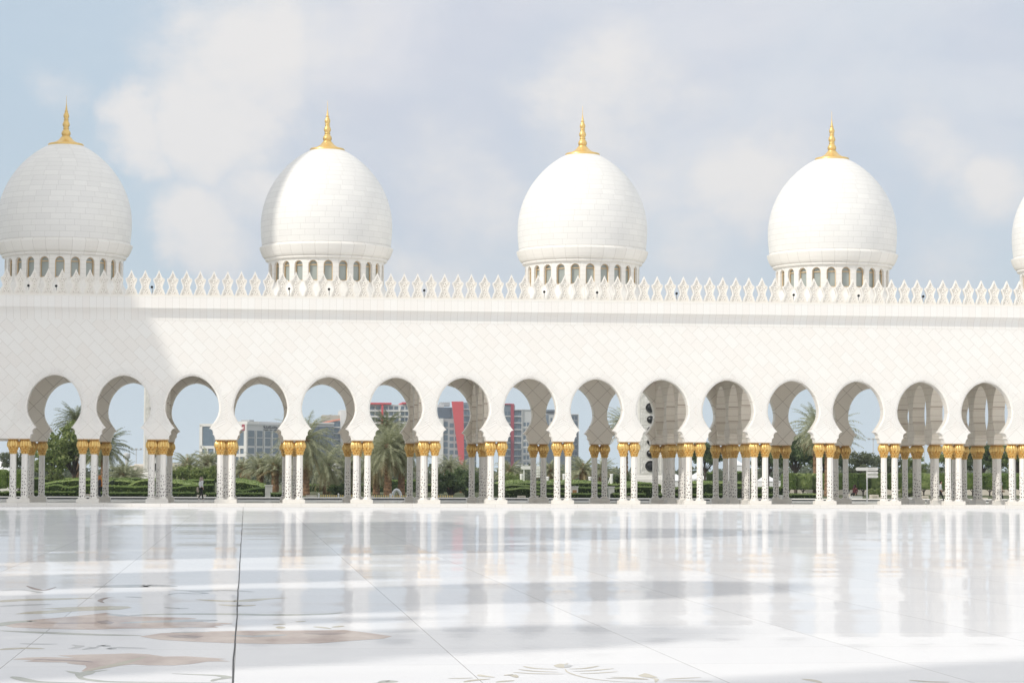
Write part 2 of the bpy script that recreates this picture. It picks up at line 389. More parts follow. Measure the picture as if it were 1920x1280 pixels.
white = blobs([(480, 110, 270, .9, .15), (420, 215, 240, .9, .15), (275, 250, 130, .95, .1), (600, 90, 260, .6, .1), (370, 405, 190, 1.0, .1), (480, 380, 170, .8, .1), (300, 430, 120, .8, .1), (600, 480, 150, .5, .1), (500, 30, 140, .7, .2), (1180, 215, 250, .75, .1), (1420, 365, 200, .8, .1), (1230, 370, 180, .6, .1), (1850, 350, 190, .85, .1), (1720, 480, 160, .6, .1), (170, 180, 90, .4, .1), (880, 330, 230, .65, .1), (1730, 250, 190, .6, .1), (790, 500, 170, .6, .1), (700, 60, 260, .5, .1), (1320, 500, 150, .5, .1)])
tn = nt.nodes.new('ShaderNodeTexNoise'); tn.inputs['Scale'].default_value = 14; tn.inputs['Detail'].default_value = 5; lk(nt, nrm.outputs[0], tn.inputs['Vector'])
tv = nt.nodes.new('ShaderNodeMapRange'); tv.inputs[1].default_value = .3; tv.inputs[2].default_value = .7; tv.inputs[3].default_value = .8; tv.inputs[4].default_value = 1.08; lk(nt, tn.outputs[0], tv.inputs[0])
skyc = nt.nodes.new('ShaderNodeVectorMath'); skyc.operation = 'SCALE'; lk(nt, sky.outputs[0], skyc.inputs[0]); skyc.inputs['Scale'].default_value = SKYS
szh = nt.nodes.new('ShaderNodeSeparateXYZ'); lk(nt, nrm.outputs[0], szh.inputs[0])
lowh = nt.nodes.new('ShaderNodeMapRange'); lowh.interpolation_type = 'SMOOTHSTEP'; lowh.inputs[1].default_value = .13; lowh.inputs[2].default_value = -.02; lk(nt, szh.outputs[2], lowh.inputs[0])
hz = mix_c(nt, math_n(nt, 'ADD', math_n(nt, 'MULTIPLY', lowh.outputs[0], .2), .74), skyc.outputs[0], mix_c(nt, lowh.outputs[0], (.58, .735, .865), (.71, .82, .90)))              # thin high haze over the blue
gn = nt.nodes.new('ShaderNodeTexNoise'); gn.inputs['Scale'].default_value = 7; gn.inputs['Detail'].default_value = 9; gn.inputs['Roughness'].default_value = .56; gn.inputs['Distortion'].default_value = .4
gmap = nt.nodes.new('ShaderNodeMapping'); gmap.inputs['Scale'].default_value = (1, 1, 2.2); lk(nt, nrm.outputs[0], gmap.inputs[0]); lk(nt, gmap.outputs[0], gn.inputs['Vector'])
gm = nt.nodes.new('ShaderNodeMapRange'); gm.interpolation_type = 'SMOOTHSTEP'; gm.inputs[1].default_value = .36; gm.inputs[2].default_value = .66; lk(nt, gn.outputs[0], gm.inputs[0])
gcol = mix_c(nt, gm.outputs[0], (.665, .70, .79), (.795, .80, .845))
cc = mix_c(nt, math_n(nt, 'MULTIPLY', grey, tv.outputs[0]), hz, gcol)
cn = nt.nodes.new('ShaderNodeTexNoise'); cn.inputs['Scale'].default_value = 22; cn.inputs['Detail'].default_value = 9; cn.inputs['Roughness'].default_value = .58
cmap = nt.nodes.new('ShaderNodeMapping'); cmap.inputs['Scale'].default_value = (1, 1, 1.5); lk(nt, nrm.outputs[0], cmap.inputs[0]); lk(nt, cmap.outputs[0], cn.inputs['Vector'])
wsum = math_n(nt, 'ADD', white, math_n(nt, 'MULTIPLY', math_n(nt, 'SUBTRACT', cn.outputs[0], .5), 1.25))
wm = nt.nodes.new('ShaderNodeMapRange'); wm.interpolation_type = 'SMOOTHSTEP'; wm.inputs[1].default_value = .08; wm.inputs[2].default_value = .95; lk(nt, wsum, wm.inputs[0])
wcol = mix_c(nt, wm.outputs[0], (.755, .77, .815), (.88, .86, .85))
cc = mix_c(nt, math_n(nt, 'MULTIPLY', wm.outputs[0], math_n(nt, 'MINIMUM', math_n(nt, 'MULTIPLY', white, 2.2), .95)), cc, wcol)
# unseen bright cloud overhead and behind, added to lift the ambient light
sz = nt.nodes.new('ShaderNodeSeparateXYZ'); lk(nt, dirv.outputs[0], sz.inputs[0])
up = nt.nodes.new('ShaderNodeMapRange'); up.interpolation_type = 'SMOOTHSTEP'; up.inputs[1].default_value = .34; up.inputs[2].default_value = .62; lk(nt, sz.outputs[2], up.inputs[0])
bk = nt.nodes.new('ShaderNodeMapRange'); bk.interpolation_type = 'SMOOTHSTEP'; bk.inputs[1].default_value = .45; bk.inputs[2].default_value = -.2; lk(nt, sz.outputs[1], bk.inputs[0])
cc = mix_c(nt, math_n(nt, 'MULTIPLY', math_n(nt, 'MAXIMUM', up.outputs[0], bk.outputs[0]), tv.outputs[0]), cc, (.98, .98, .985))
lk(nt, cc, bg.inputs['Color']); bg.inputs['Strength'].default_value = 1.0
lk(nt, bg.outputs[0], wo.inputs[0])

sl = bpy.data.lights.new('sun', 'SUN'); sl.energy = 2.35; sl.angle = R(.53); sl.color = (1, .942, .85)
so = bpy.data.objects.new('sun', sl); COL.objects.link(so)
sdir = Vector((sa*math.cos(R(SUN_EL)), ca*math.cos(R(SUN_EL)), -math.sin(R(SUN_EL))))
so.rotation_euler = sdir.to_track_quat('-Z', 'Y').to_euler(); so.location = (-60, -40, 90)

cam = bpy.data.cameras.new('camera'); cam.lens = 36*F/1920; cam.sensor_width = 36; cam.sensor_fit = 'HORIZONTAL'; cam.clip_start = .5; cam.clip_end = 12000
co = bpy.data.objects.new('camera', cam); COL.objects.link(co)
mw = Matrix(((RT.x, UP.x, -FW.x, 0), (RT.y, UP.y, -FW.y, 0), (RT.z, UP.z, -FW.z, CAMH), (0, 0, 0, 1)))
co.matrix_world = mw; sc.camera = co
sc.view_settings.view_transform = 'Standard'; sc.view_settings.look = 'None'; sc.view_settings.exposure = 0; sc.view_settings.gamma = 1

# ------------------------------------------------------------------ setting: court, platform, arcade floor, ground
b = MB(); b.quad((-58, -60, 0), (160, -60, 0), (160, 152.6, 0), (-58, 152.6, 0)); tag(b.build('court_floor', M_floor), kind='structure')
b = MB(); b.quad((-4000, 152.6, -.35), (6000, 152.6, -.35), (6000, 9000, -.35), (-4000, 9000, -.35))
tag(b.build('ground', M_ground), kind='structure')
b = MB(); b.bev(-58, 160, 152.6, 158.25, -.4, .2, .02)
o = b.build('platform', tile_wall('marble_platform', 'x', 'plain', (.78, .76, .72), (.83, .81, .78), (.5, .47, .43), w=1.76, h=3, off=0, ms=.008)); tag(o, kind='structure')
b = MB(); b.quad((-58, 158.25, .08), (160, 158.25, .08), (160, 188, .08), (-58, 188, .08)); tag(b.build('arcade_floor', M_arcfloor), kind='structure')
# far kerb of the pool: pale coping on a dark tiled face
b = MB(); b.box(-60, 160, 188, 188.12, -.3, .175); o1 = b.build('pool_kerb', M_pooltile); tag(o1, kind='structure')
b = MB(); b.bev(-60, 160, 187.97, 189.2, .179, .25, .01); tag(b.build('pool_coping', M_trim), kind='structure')
b = MB(); b.quad((-400, 189.2, .03), (700, 189.2, .03), (700, 420, .03), (-400, 420, .03)); tag(b.build('garden_lawn', M_ground), kind='structure')
# the wide expansion joint that runs straight to the arcade
b = MB()
xs = [(-.11+.005*math.sin(i*.9)+.004*math.sin(i*2.3)) for i in range(64)]
for i in range(63):
    ya, yb = 18+i*2.12, 18+(i+1)*2.12
    b.quad((xs[i]-.009, ya, .0045), (xs[i]+.009, ya, .0045), (xs[i+1]+.009, yb, .0045), (xs[i+1]-.009, yb, .0045))
tag(b.build('expansion_joint', M_darkline), kind='structure')

# floral inlay of the court floor: outlines surveyed on the marble
def pg(ox, oy, k, pts): return [G(ox+x/k, oy+y/k) for x, y in pts]
INL = {n: MB() for n in M_inl}
ZI = [.003]
def nextz():
    ZI[0] += .000012; return ZI[0]-.003
def shape(c, ox, oy, k, pts, z=.004): z = z*.3+nextz(); INL[c].face([(x, y, z) for x, y in pg(ox, oy, k, pts)][::-1])
def stroke(c, ox, oy, k, pts, wd, z=.004):
    """curved tapering ribbon; wd = width in metres"""
    z = z*.3+nextz(); P = [Vector((*q, 0)) for q in pg(ox, oy, k, pts)]
    Q = []
    for i in range(len(P)-1):
        p0 = P[max(i-1, 0)]; p1 = P[i]; p2 = P[i+1]; p3 = P[min(i+2, len(P)-1)]
        for s in range(8):
            t = s/8; Q.append(.5*((2*p1)+(p2-p0)*t+(2*p0-5*p1+4*p2-p3)*t*t+(3*p1-p0-3*p2+p3)*t**3))
    Q.append(P[-1]); n = len(Q); L = []; Rr = []
    for i, q in enumerate(Q):
        t = (Q[min(i+1, n-1)]-Q[max(i-1, 0)]); t = t.normalized() if t.length > 1e-6 else Vector((1, 0, 0))
        nn = Vector((-t.y, t.x, 0)); wv = wd*(.15+.85*math.sin(math.pi*min(1, (i+.5)/n*1.0)))*.5
        L.append(q+nn*wv); Rr.append(q-nn*wv)
    for i in range(n-1): INL[c].quad((*L[i].xy, z), (*Rr[i].xy, z), (*Rr[i+1].xy, z), (*L[i+1].xy, z))
A = (0, 1060, 4)
shape('pink', *A, [(90, 700), (200, 688), (330, 684), (560, 690), (500, 680), (430, 672), (560, 667), (700, 663), (850, 660), (980, 656), (1110, 662), (1230, 680), (1400, 678), (1560, 688), (1700, 698), (1630, 704), (1730, 716), (1560, 717), (1430, 736), (1300, 746), (1100, 745), (1000, 738), (900, 748), (780, 765), (700, 785), (650, 795), (610, 790), (650, 760), (640, 745), (560, 738), (500, 730), (520, 724), (350, 722), (180, 716), (250, 708)])
shape('green', *A, [(490, 786), (560, 794), (600, 800), (640, 790), (700, 788), (820, 780), (720, 795), (690, 812), (640, 822), (610, 835), (580, 838), (565, 822), (560, 808), (520, 800)], .006)
stroke('green', *A, [(590, 826), (620, 845), (700, 858), (800, 868), (1000, 872), (1400, 874)], .13, .006)
stroke('olive', *A, [(640, 790), (760, 765), (900, 735), (1090, 680)], .16, .006)
stroke('dark', *A, [(250, 700), (420, 706), (560, 712), (700, 722)], .18, .006)
shape('pink', *A, [(20, 428), (60, 418), (200, 409), (420, 390), (640, 370), (740, 358), (800, 352), (880, 366), (1000, 378), (1200, 385), (1400, 388), (1480, 396), (1390, 404), (1600, 430), (1680, 445), (1600, 452), (1640, 463), (1400, 460), (1200, 468), (900, 470), (700, 478), (400, 473), (100, 462), (40, 450)])
shape('grey', *A, [(790, 356), (900, 364), (1000, 378), (900, 380), (830, 372)], .006)
shape('dark', *A, [(720, 418), (800, 408), (860, 425), (830, 438), (760, 436)], .006)
stroke('green', *A, [(0, 452), (60, 430), (200, 416), (260, 418)], .3, .006)
stroke('grey', *A, [(900, 430), (1200, 418), (1500, 410), (1620, 412)], .55, .006)
stroke('dark', *A, [(250, 428), (500, 430), (760, 428)], .22, .006)
stroke('pink', *A, [(1000, 440), (1300, 436), (1600, 432), (1730, 436)], .4, .006)
stroke('green', *A, [(0, 486), (300, 500), (700, 515), (1060, 522)], .32)
stroke('green', *A, [(980, 372), (1250, 362), (1700, 362), (2100, 368), (2400, 362), (2560, 352)], .4)
shape('olive', *A, [(310, 322), (500, 310), (820, 302), (960, 304), (990, 314), (900, 328), (600, 338), (330, 360), (110, 362), (200, 345), (480, 328)])
stroke('olive', *A, [(0, 272), (140, 258), (400, 250), (690, 241)], .6)
stroke('grey', *A, [(0, 304), (160, 296), (380, 288)], .3)
stroke('dark', *A, [(860, 236), (800, 240), (750, 262), (780, 278)], .10)
stroke('dark', *A, [(200, 150), (260, 172), (330, 184), (420, 160)], .13)
stroke('grey', *A, [(0, 185), (160, 180), (300, 200), (240, 205)], .14)
stroke('grey', *A, [(700, 158), (900, 155), (1100, 150), (1300, 158)], 1.1)
stroke('grey', *A, [(1260, 218), (1340, 205), (1480, 210), (1540, 204), (1420, 192)], .16)
stroke('grey', *A, [(1300, 180), (1500, 188), (1700, 184), (1900, 196)], .4)
stroke('olive', *A, [(1480, 252), (1640, 262), (1800, 265), (1950, 250), (2150, 240)], .45)
stroke('olive', *A, [(1650, 290), (1800, 300), (1900, 292)], .35)
stroke('grey', *A, [(940, 232), (1000, 234), (1060, 240)], .2)
stroke('grey', *A, [(1240, 310), (1330, 320), (1410, 316)], .2)
for q in ([(540, 592), (580, 598), (600, 602), (560, 616), (510, 618)], [(620, 628), (670, 620), (710, 612), (660, 608)], [(730, 606), (770, 596), (800, 602), (770, 604)], [(800, 620), (840, 622), (830, 612)], [(820, 612), (950, 614), (1100, 618)], [(150, 582), (280, 586), (430, 586)]):
    stroke('grey', *A, q, .12)
stroke('green', *A, [(85, 832), (110, 834), (170, 850), (260, 868), (420, 874), (640, 876)], .16)
stroke('olive', *A, [(0, 630), (150, 618), (330, 622)], .25)
B2 = (300, 1060, 4)
shape('pink', *B2, [(-150, 530), (0, 506), (200, 496), (560, 488), (900, 486), (1380, 481), (1480, 492), (1600, 508), (1740, 528), (1680, 545), (1480, 558), (1200, 580), (900, 586), (500, 578), (250, 568), (0, 554)])
shape('dark', *B2, [(50, 525), (180, 518), (330, 528), (260, 545), (120, 540)], .006)
stroke('grey', *B2, [(540, 520), (700, 528), (850, 522), (940, 516)], .32, .006)
stroke('dark', *B2, [(1080, 508), (1250, 512), (1390, 508)], .22, .006)
stroke('grey', *B2, [(80, 500), (200, 498), (380, 494)], .2, .006)
stroke('green', *B2, [(90, 808), (300, 816), (440, 822), (505, 838), (420, 852), (390, 866)], .13)
stroke('green', *B2, [(0, 874), (300, 876), (540, 877)], .05)
stroke('green', *B2, [(1640, 876), (1700, 862), (1740, 870), (1600, 880)], .13)
for q in ([(850, 440), (940, 436)], [(1030, 420), (1080, 414)], [(1160, 455), (1200, 460), (1280, 472)], [(900, 455), (910, 470)], [(1300, 462), (1370, 450)]): stroke('olive', *B2, q, .14)
C3 = (840, 1160, 3.43)
shape('olive', *C3, [(678, 297), (720, 286), (750, 288), (775, 282), (765, 292), (802, 298), (780, 310), (735, 314), (695, 308)])
shape('grey', *C3, [(745, 290), (765, 292), (802, 298), (780, 310), (750, 312)], .006)
shape('olive', *C3, [(1222, 362), (1265, 347), (1290, 352), (1350, 374), (1290, 376), (1245, 370)])
for q in ([(485, 302), (560, 316), (700, 322)], [(455, 323), (560, 334), (710, 340)], [(420, 341), (560, 350), (745, 352)], [(780, 320), (880, 316), (970, 300)], [(805, 335), (930, 330), (1065, 317)], [(850, 350), (960, 346), (1090, 337)], [(1015, 380), (1150, 382), (1285, 388)], [(1050, 372), (1170, 376), (1290, 386)], [(1400, 386), (1500, 380), (1625, 375)], [(1380, 396), (1540, 396), (1700, 400)], [(0, 380), (80, 380), (160, 378)]):
    stroke('olive', *C3, q, .075)
stroke('olive', *C3, [(752, 318), (770, 340), (830, 362), (920, 382), (1080, 400), (1260, 408)], .035)
stroke('olive', *C3, [(1300, 376), (1340, 385), (1335, 405)], .05)
for q in ([(200, 356), (230, 366), (300, 374)], [(365, 362), (410, 358), (445, 376)], [(105, 404), (170, 392), (270, 384)], [(310, 405), (370, 398), (425, 394)]): stroke('olive', *C3, q, .1)
D4 = (960, 940, 2)
for q in ([(1090, 664), (1120, 668), (1160, 678)], [(1490, 668), (1560, 674), (1640, 676)]): stroke('olive', *D4, q, .11)
for n, mb in INL.items(): tag(mb.build('floor_inlay', M_inl[n]), kind='structure')

# ------------------------------------------------------------------ the arcade
YF = D-.43; YR = D+3*SP                        # front face, axis of the rear row
ZC, ZTOP = 4.28, 12.35
arcade = empty('arcade', (KX(8.5), D+6.6, 0), 'long white marble arcade with horseshoe arches, gold capitals, toothed parapet and domes', 'arcade')
zm = 8.75e-3
AR = [(170, 0), (169.5, 12), (166, 24), (160, 33), (151, 38), (155.5, 46), (154.5, 57), (149.5, 68), (140, 77), (126, 82), (139, 96), (150, 112), (164, 132), (175, 150), (186, 172), (193, 194), (197, 222), (197, 246), (193, 275), (186, 304), (176, 333), (161, 364), (143, 390), (122, 414), (98, 435), (72, 451), (44, 462), (18, 468), (0, 470)]
AR = [(h*zm, ZC+z*zm) for h, z in AR]
def solid(mb, mp, s0, s1, th, z0, z1):
    P = lambda s, t, z: mp(s, t, z)
    mb.face([P(s0, 0, z0), P(s1, 0, z0), P(s1, 0, z1), P(s0, 0, z1)]); mb.face([P(s1, th, z0), P(s0, th, z0), P(s0, th, z1), P(s1, th, z1)])
    mb.face([P(s0, th, z0), P(s1, th, z0), P(s1, 0, z0), P(s0, 0, z0)])
NB = 19
def arch_wall(mb, mp, nb, th, ztop, bf=True):
    lip = .09
    ar2 = []
    for i, (h, z) in enumerate(AR):
        q = min(1, max(0, (i-9)/3)); ar2.append((h+lip*q, z + (0 if i < 10 else lip*(i-9)/(len(AR)-10))))
    ar2[-1] = (0, AR[-1][1]+lip)
    fr = ar2 if bf else AR
    tb = .07 if bf else 0
    for k in range(nb):
        c = (k+.5)*SP
        def put(q, flip):
            mb.face(q[::-1] if flip else q)
        for sg in (-1, 1):
            fl = sg > 0
            for i in range(len(AR)-1):
                (h0, z0), (h1, z1) = fr[i], fr[i+1]
                put([mp(c+sg*SP/2, 0, z0), mp(c+sg*h0, 0, z0), mp(c+sg*h1, 0, z1), mp(c+sg*SP/2, 0, z1)], fl)
                (a0, b0), (a1, b1) = AR[i], AR[i+1]
                put([mp(c+sg*SP/2, th, b0), mp(c+sg*a0, th, b0), mp(c+sg*a1, th, b1), mp(c+sg*SP/2, th, b1)], not fl)
                put([mp(c+sg*a0, tb, b0), mp(c+sg*a0, th, b0), mp(c+sg*a1, th, b1), mp(c+sg*a1, tb, b1)], fl)
                if bf: put([mp(c+sg*h0, 0, z0), mp(c+sg*a0, tb, b0), mp(c+sg*a1, tb, b1), mp(c+sg*h1, 0, z1)], fl)
            put([mp(c+sg*SP/2, 0, ZC), mp(c+sg*fr[0][0], 0, ZC), mp(c+sg*AR[0][0], th, ZC), mp(c+sg*SP/2, th, ZC)], not fl)
        put([mp(c-SP/2, 0, fr[-1][1]), mp(c+SP/2, 0, fr[-1][1]), mp(c+SP/2, 0, ztop), mp(c-SP/2, 0, ztop)], False)
        put([mp(c-SP/2, th, AR[-1][1]), mp(c+SP/2, th, AR[-1][1]), mp(c+SP/2, th, ztop), mp(c-SP/2, th, ztop)], True)
TH = .86
mpF = lambda s, t, z: (KX(0)+s, YF+t, z)
b = MB(); arch_wall(b, mpF, NB, TH, ZTOP); solid(b, mpF, -9, 0, TH, ZC, ZTOP); front = b.build('front_wall', M_wall, arcade)
mpR = lambda s, t, z: (KX(0)+s, YR-.43+t, z)
b = MB(); arch_wall(b, mpR, NB, TH, 13.4); solid(b, mpR, -9, 0, TH, ZC, 13.4); b.build('rear_wall', M_rear, arcade)
TL = [k for k in range(-1, NB) if k % 4 in (2, 3)]
for k in TL:
    b = MB(); mpT = lambda s, t, z, k=k: (KX(k)-.43+t, D+SP*3-s, z)
    arch_wall(b, mpT, 3, TH, 12.3, False); b.build('transverse_wall', M_trans, arcade)
b = MB(); b.box(KX(-9/SP), KX(NB), YF+.05, YR+.4, 12.352, 12.65); b.build('roof', M_trim, arcade)
# cornice: cove rising to an overhanging fascia
prof = [(-.012, 11.95), (-.014, 12.15), (-.03, 12.28), (-.09, 12.40), (-.20, 12.52), (-.36, 12.62), (-.52, 12.70), (-.56, 12.72), (-.56, 13.36), (-.545, 13.365), (-.545, 13.395), (-.56, 13.40), (-.56, 13.45), (.0, 13.45), (.0, 12.66)]
prof = [(a*.80, z) for a, z in prof]
b = MB(); xl, xr = KX(-9/SP), KX(NB)
for i in range(len(prof)-1):
    (a0, z0), (a1, z1) = prof[i], prof[i+1]
    b.quad((xl, YF+a0, z0), (xr, YF+a0, z0), (xr, YF+a1, z1), (xl, YF+a1, z1))
b.build('cornice', M_corn, arcade)
# carved palm fronds between the arches: chevron ribs proud of the wall
b = MB()
def ribs(cx, half, zlo, zhi, step):
    RW, RP = .060, .022
    z = zlo
    while z < zhi:
        # width available at this height
        hw = SP/2 - np.interp(z, [p[1] for p in AR], [p[0] for p in AR]) - .17
        hw = min(hw, half)
        for sg in (-1, 1):
            x0, x1 = cx+sg*.03, cx+sg*hw; z0, z1 = z+.02, z-.50*hw
            zz = max(z1, zlo-.8)
            q = [(x0, YF-.003, z0), (x1, YF-.003, zz), (x1, YF-RP, zz+RW*.3), (x0, YF-RP, z0+RW*.3)]
            q2 = [(x0, YF-RP, z0+RW*.3), (x1, YF-RP, zz+RW*.3), (x1, YF-.003, zz+RW), (x0, YF-.003, z0+RW)]
            for qq in (q, q2): b.face(qq if sg > 0 else qq[::-1])
        z += step
def fan(cx):
    # frond ribs that follow the arch extrados
    for i in range(11, len(AR)-1):
        for s in np.linspace(0, 1, 4)[:-1]:
            h = AR[i][0]+(AR[i+1][0]-AR[i][0])*s; z = AR[i][1]+(AR[i+1][1]-AR[i][1])*s
            dx, dz = AR[i+1][0]-AR[i][0], AR[i+1][1]-AR[i][1]; L = math.hypot(dx, dz)
            nx, nz = dz/L, -dx/L
            nx, nz = (nx*.75-dx/L*-.0+dx/L*.66), (nz*.75+dz/L*.66)
            ln = .42 if z > 7.0 else .30
            for sg in (-1, 1):
                p0 = (cx+sg*(h+nx*.16), z+nz*.16); p1 = (cx+sg*(h+nx*(.16+ln)), z+nz*(.16+ln))
                if abs(p1[0]-cx) > SP/2-.02: continue
                wx, wz = -(p1[1]-p0[1]), (p1[0]-p0[0]); l2 = math.hypot(wx, wz); wx, wz = wx/l2*.018, wz/l2*.018
                A0 = (p0[0]-wx, YF-.004, p0[1]-wz); B0 = (p0[0]+wx, YF-.004, p0[1]+wz); A1 = (p1[0]-wx, YF-.004, p1[1]-wz); B1 = (p1[0]+wx, YF-.004, p1[1]+wz)
                M0 = (p0[0], YF-.02, p0[1]); M1 = (p1[0], YF-.014, p1[1])
                b.face([A0, A1, M1, M0]); b.face([M0, M1, B1, B0])
for k in range(0, NB): ribs(KX(k), .8, 5.35, 7.35, .155)
for k in range(0, NB): fan(KX(k+.5))
b.build('frond_carving', M_trim, arcade)

# merlons
MO = [(0, 1.70), (.07, 1.53), (.16, 1.33), (.235, 1.21), (.25, 1.17), (.33, 1.165), (.365, 1.09), (.36, 1.0), (.30, .84), (.245, .68), (.235, .56), (.25, .50), (.30, .45), (.325, .38), (.35, .28), (.40, .17), (.438, .10), (.438, 0)]
def merlon_mesh():
    b = MB(); full = [(-x, z) for x, z in MO[::-1]] + [(x, z) for x, z in MO[1:]]
    # front border ring + recessed field
    cx, cz = 0, .75
    inn = []
    for i in range(1, len(full)-1):
        a = Vector(full[i-1]); p = Vector(full[i]); c = Vector(full[i+1])
        t = (c-a).normalized(); n = Vector((t.y, -t.x)); q = p + n*.075
        inn.append((max(-.30, min(.30, q.x)), max(.07, q.y)))
    outl = full[1:-1]
    Y0, Y1, YB = 0, .075, .24
    for i in range(len(outl)-1):
        a, c = outl[i], outl[i+1]; p, q = inn[i], inn[i+1]
        b.face([(a[0], Y0, a[1]), (p[0], Y0, p[1]), (q[0], Y0, q[1]), (c[0], Y0, c[1])][::-1])
        b.face([(p[0], Y0, p[1]), (p[0], Y1, p[1]), (q[0], Y1, q[1]), (q[0], Y0, q[1])][::-1])
        b.face([(a[0], Y0, a[1]), (c[0], Y0, c[1]), (c[0], YB, c[1]), (a[0], YB, a[1])][::-1])
    m = len(inn)//2
    for i in range(m):          # recessed field by pairs left/right
        j = len(inn)-1-i
        if j-1 > i+1 or j-1 == i+1:
            b.face([(inn[i][0], Y1, inn[i][1]), (inn[j][0], Y1, inn[j][1]), (inn[j-1][0], Y1, inn[j-1][1]), (inn[i+1][0], Y1, inn[i+1][1])])
    for i in range(len(outl)//2):
        j = len(outl)-1-i
        if j-1 >= i+1: b.face([(outl[i][0], YB, outl[i][1]), (outl[i+1][0], YB, outl[i+1][1]), (outl[j-1][0], YB, outl[j-1][1]), (outl[j][0], YB, outl[j][1])])
    # foot strip
    b.box(-.44, .44, -.001, YB+.004, -.04, .085)
    # scrollwork in the field
    def bead(x, z, r, rz=None):
        rz = rz or r
        for i in range(6):
            a0, a1 = i*math.pi/3, (i+1)*math.pi/3
            b.face([(x+r*math.cos(a0), Y1, z+rz*math.sin(a0)), (x+r*math.cos(a1), Y1, z+rz*math.sin(a1)), (x, Y1-.07, z)])
    for x, z, r, rz in ((0, 1.27, .045, .09), (0, 1.08, .06, .06), (.12, 1.0, .055, .04), (-.12, 1.0, .055, .04), (.2, 1.03, .04, .04), (-.2, 1.03, .04, .04), (0, .93, .05, .07), (.1, .86, .05, .05), (-.1, .86, .05, .05), (0, .76, .06, .05), (.07, .66, .04, .06), (-.07, .66, .04, .06), (0, .56, .06, .05), (.08, .46, .05, .05), (-.08, .46, .05, .05), (0, .36, .05, .07), (.13, .30, .05, .05), (-.13, .30, .05, .05), (.06, .2, .05, .05), (-.06, .2, .05, .05), (.2, .17, .04, .05), (-.2, .17, .04, .05)): bead(x, z, r, rz)
    # small flat tan diamonds that darken the tracery field
    b.cur = 1
    for x, z in ((.065, 1.04), (-.065, 1.04), (0, .84), (.13, .92), (-.13, .92), (0, .66), (.05, .4), (-.05, .4), (.14, .22), (-.14, .22), (0, .27), (0, 1.17)):
        s = .034
        b.face([(x-s, Y1-.003, z), (x, Y1-.003, z-s), (x+s, Y1-.003, z), (x, Y1-.003, z+s)])
    return b
mm = merlon_mesh(); par = MB(); par.box(xl, xr, YF-.445, YF-.20, 13.452, 13.475)
parapet = par.build('parapet', M_merlon, arcade)
mo0 = mm.build('merlon', [M_merlon, M_tan], None, local=True); mme = mo0.data
MY = YF-.44
first = True
i0, i1 = -2, 77
for i in range(i0, i1+1):
    x = KX(0)+.88*i
    o = mo0 if first else ob('merlon', mme); first = False
    o.parent = parapet; o.location = Vector((x, MY, 13.477))-wloc(parapet)
rest = MB()
for i in list(range(-10, i0))+list(range(i1+1, 95)):
    x = KX(0)+.88*i
    base = len(rest.v); rest.v += [(x+a, MY+c, 13.477+e) for a, c, e in mm.v]; rest.f += [tuple(base+q for q in f) for f in mm.f]; rest.mi += mm.mi; rest.uv += mm.uv
tag(rest.build('merlon', [M_merlon, M_tan], parapet), kind='stuff')

# columns: octagonal inlaid shaft > gilded palm capital, foot
def shaft_mesh():
    b = MB(); n = 8; prof = [(.215, .50), (.215, 1.2), (.208, 2.2), (.203, 3.32)]
    for i in range(len(prof)-1):
        for j in range(n):
            a0, a1 = j*2*math.pi/n-math.pi/2, (j+1)*2*math.pi/n-math.pi/2
            (q0, z0), (q1, z1) = prof[i], prof[i+1]
            b.quad((q0*math.cos(a0), q0*math.sin(a0), z0), (q0*math.cos(a1), q0*math.sin(a1), z0), (q1*math.cos(a1), q1*math.sin(a1), z1), (q1*math.cos(a0), q1*math.sin(a0), z1),
                   [(j, z0-.5), (j+1, z0-.5), (j+1, z1-.5), (j, z1-.5)])
    return b
def foot_mesh():
    b = MB(); n = 8
    rows = [[(r*math.cos((j)*2*math.pi/n), r*math.sin((j)*2*math.pi/n), z) for j in range(n)] for r, z in ((.30, .432), (.30, .465), (.275, .49), (.24, .51), (.228, .54), (.214, .542))]
    for i in range(len(rows)-1):
        for j in range(n): b.quad(rows[i][j], rows[i][(j+1) % n], rows[i+1][(j+1) % n], rows[i+1][j])
    return b
def capital_mesh():
    b = MB(); n = 60
    base = [(3.30, .205), (3.34, .225), (3.42, .232), (3.54, .262), (3.66, .306), (3.76, .345), (3.86, .372), (3.94, .378), (4.02, .370), (4.10, .345), (4.17, .305), (4.225, .25)]
    bz = [p[0] for p in base]; br = [p[1] for p in base]
    rows = []
    for z in np.linspace(3.30, 4.225, 38):
        r = float(np.interp(z, bz, br)); row = []
        for j in range(n):
            th = 2*math.pi*j/n
            if z < 3.80:                       # small overlapping scales
                q = (z-3.30)/.165; tier = math.floor(q); fz = q-tier
                ph = (th*9/(2*math.pi)+.5*(tier % 2)) % 1; e = abs(ph-.5)*2
                tip = 1-.75*e*e
                d = .045*(fz if fz < tip else max(0, fz-1.0)) - .03*(e**3)
                if fz > tip: d -= .04
            else:                              # long hanging fronds
                q = (z-3.80)/.425
                ph = (th*11/(2*math.pi)) % 1; e = abs(ph-.5)*2
                d = .052*(1-e*e) - .035 + .04*(1-q)**2*(1-e)
            rr = r+d
            row.append((rr*math.cos(th), rr*math.sin(th), z))
        rows.append(row)
    b.grid(rows, True)
    top = rows[-1]; b.face(top)
    return b
def abacus(b, x0, x1, y0, y1): b.box(x0, x1, y0, y1, 4.227, ZC+.002)
me_sh = shaft_mesh().build('column', M_shaft, local=True); me_ft = foot_mesh().build('foot', M_plinth, local=True); me_cp = capital_mesh().build('capital', M_gold, smooth=False, local=True)
proto = me_sh; me_ft.parent = proto; me_cp.parent = proto
me_sh, me_ft, me_cp = proto.data, me_ft.data, me_cp.data
CS = .365
cols = []; plinths = []; extra = []
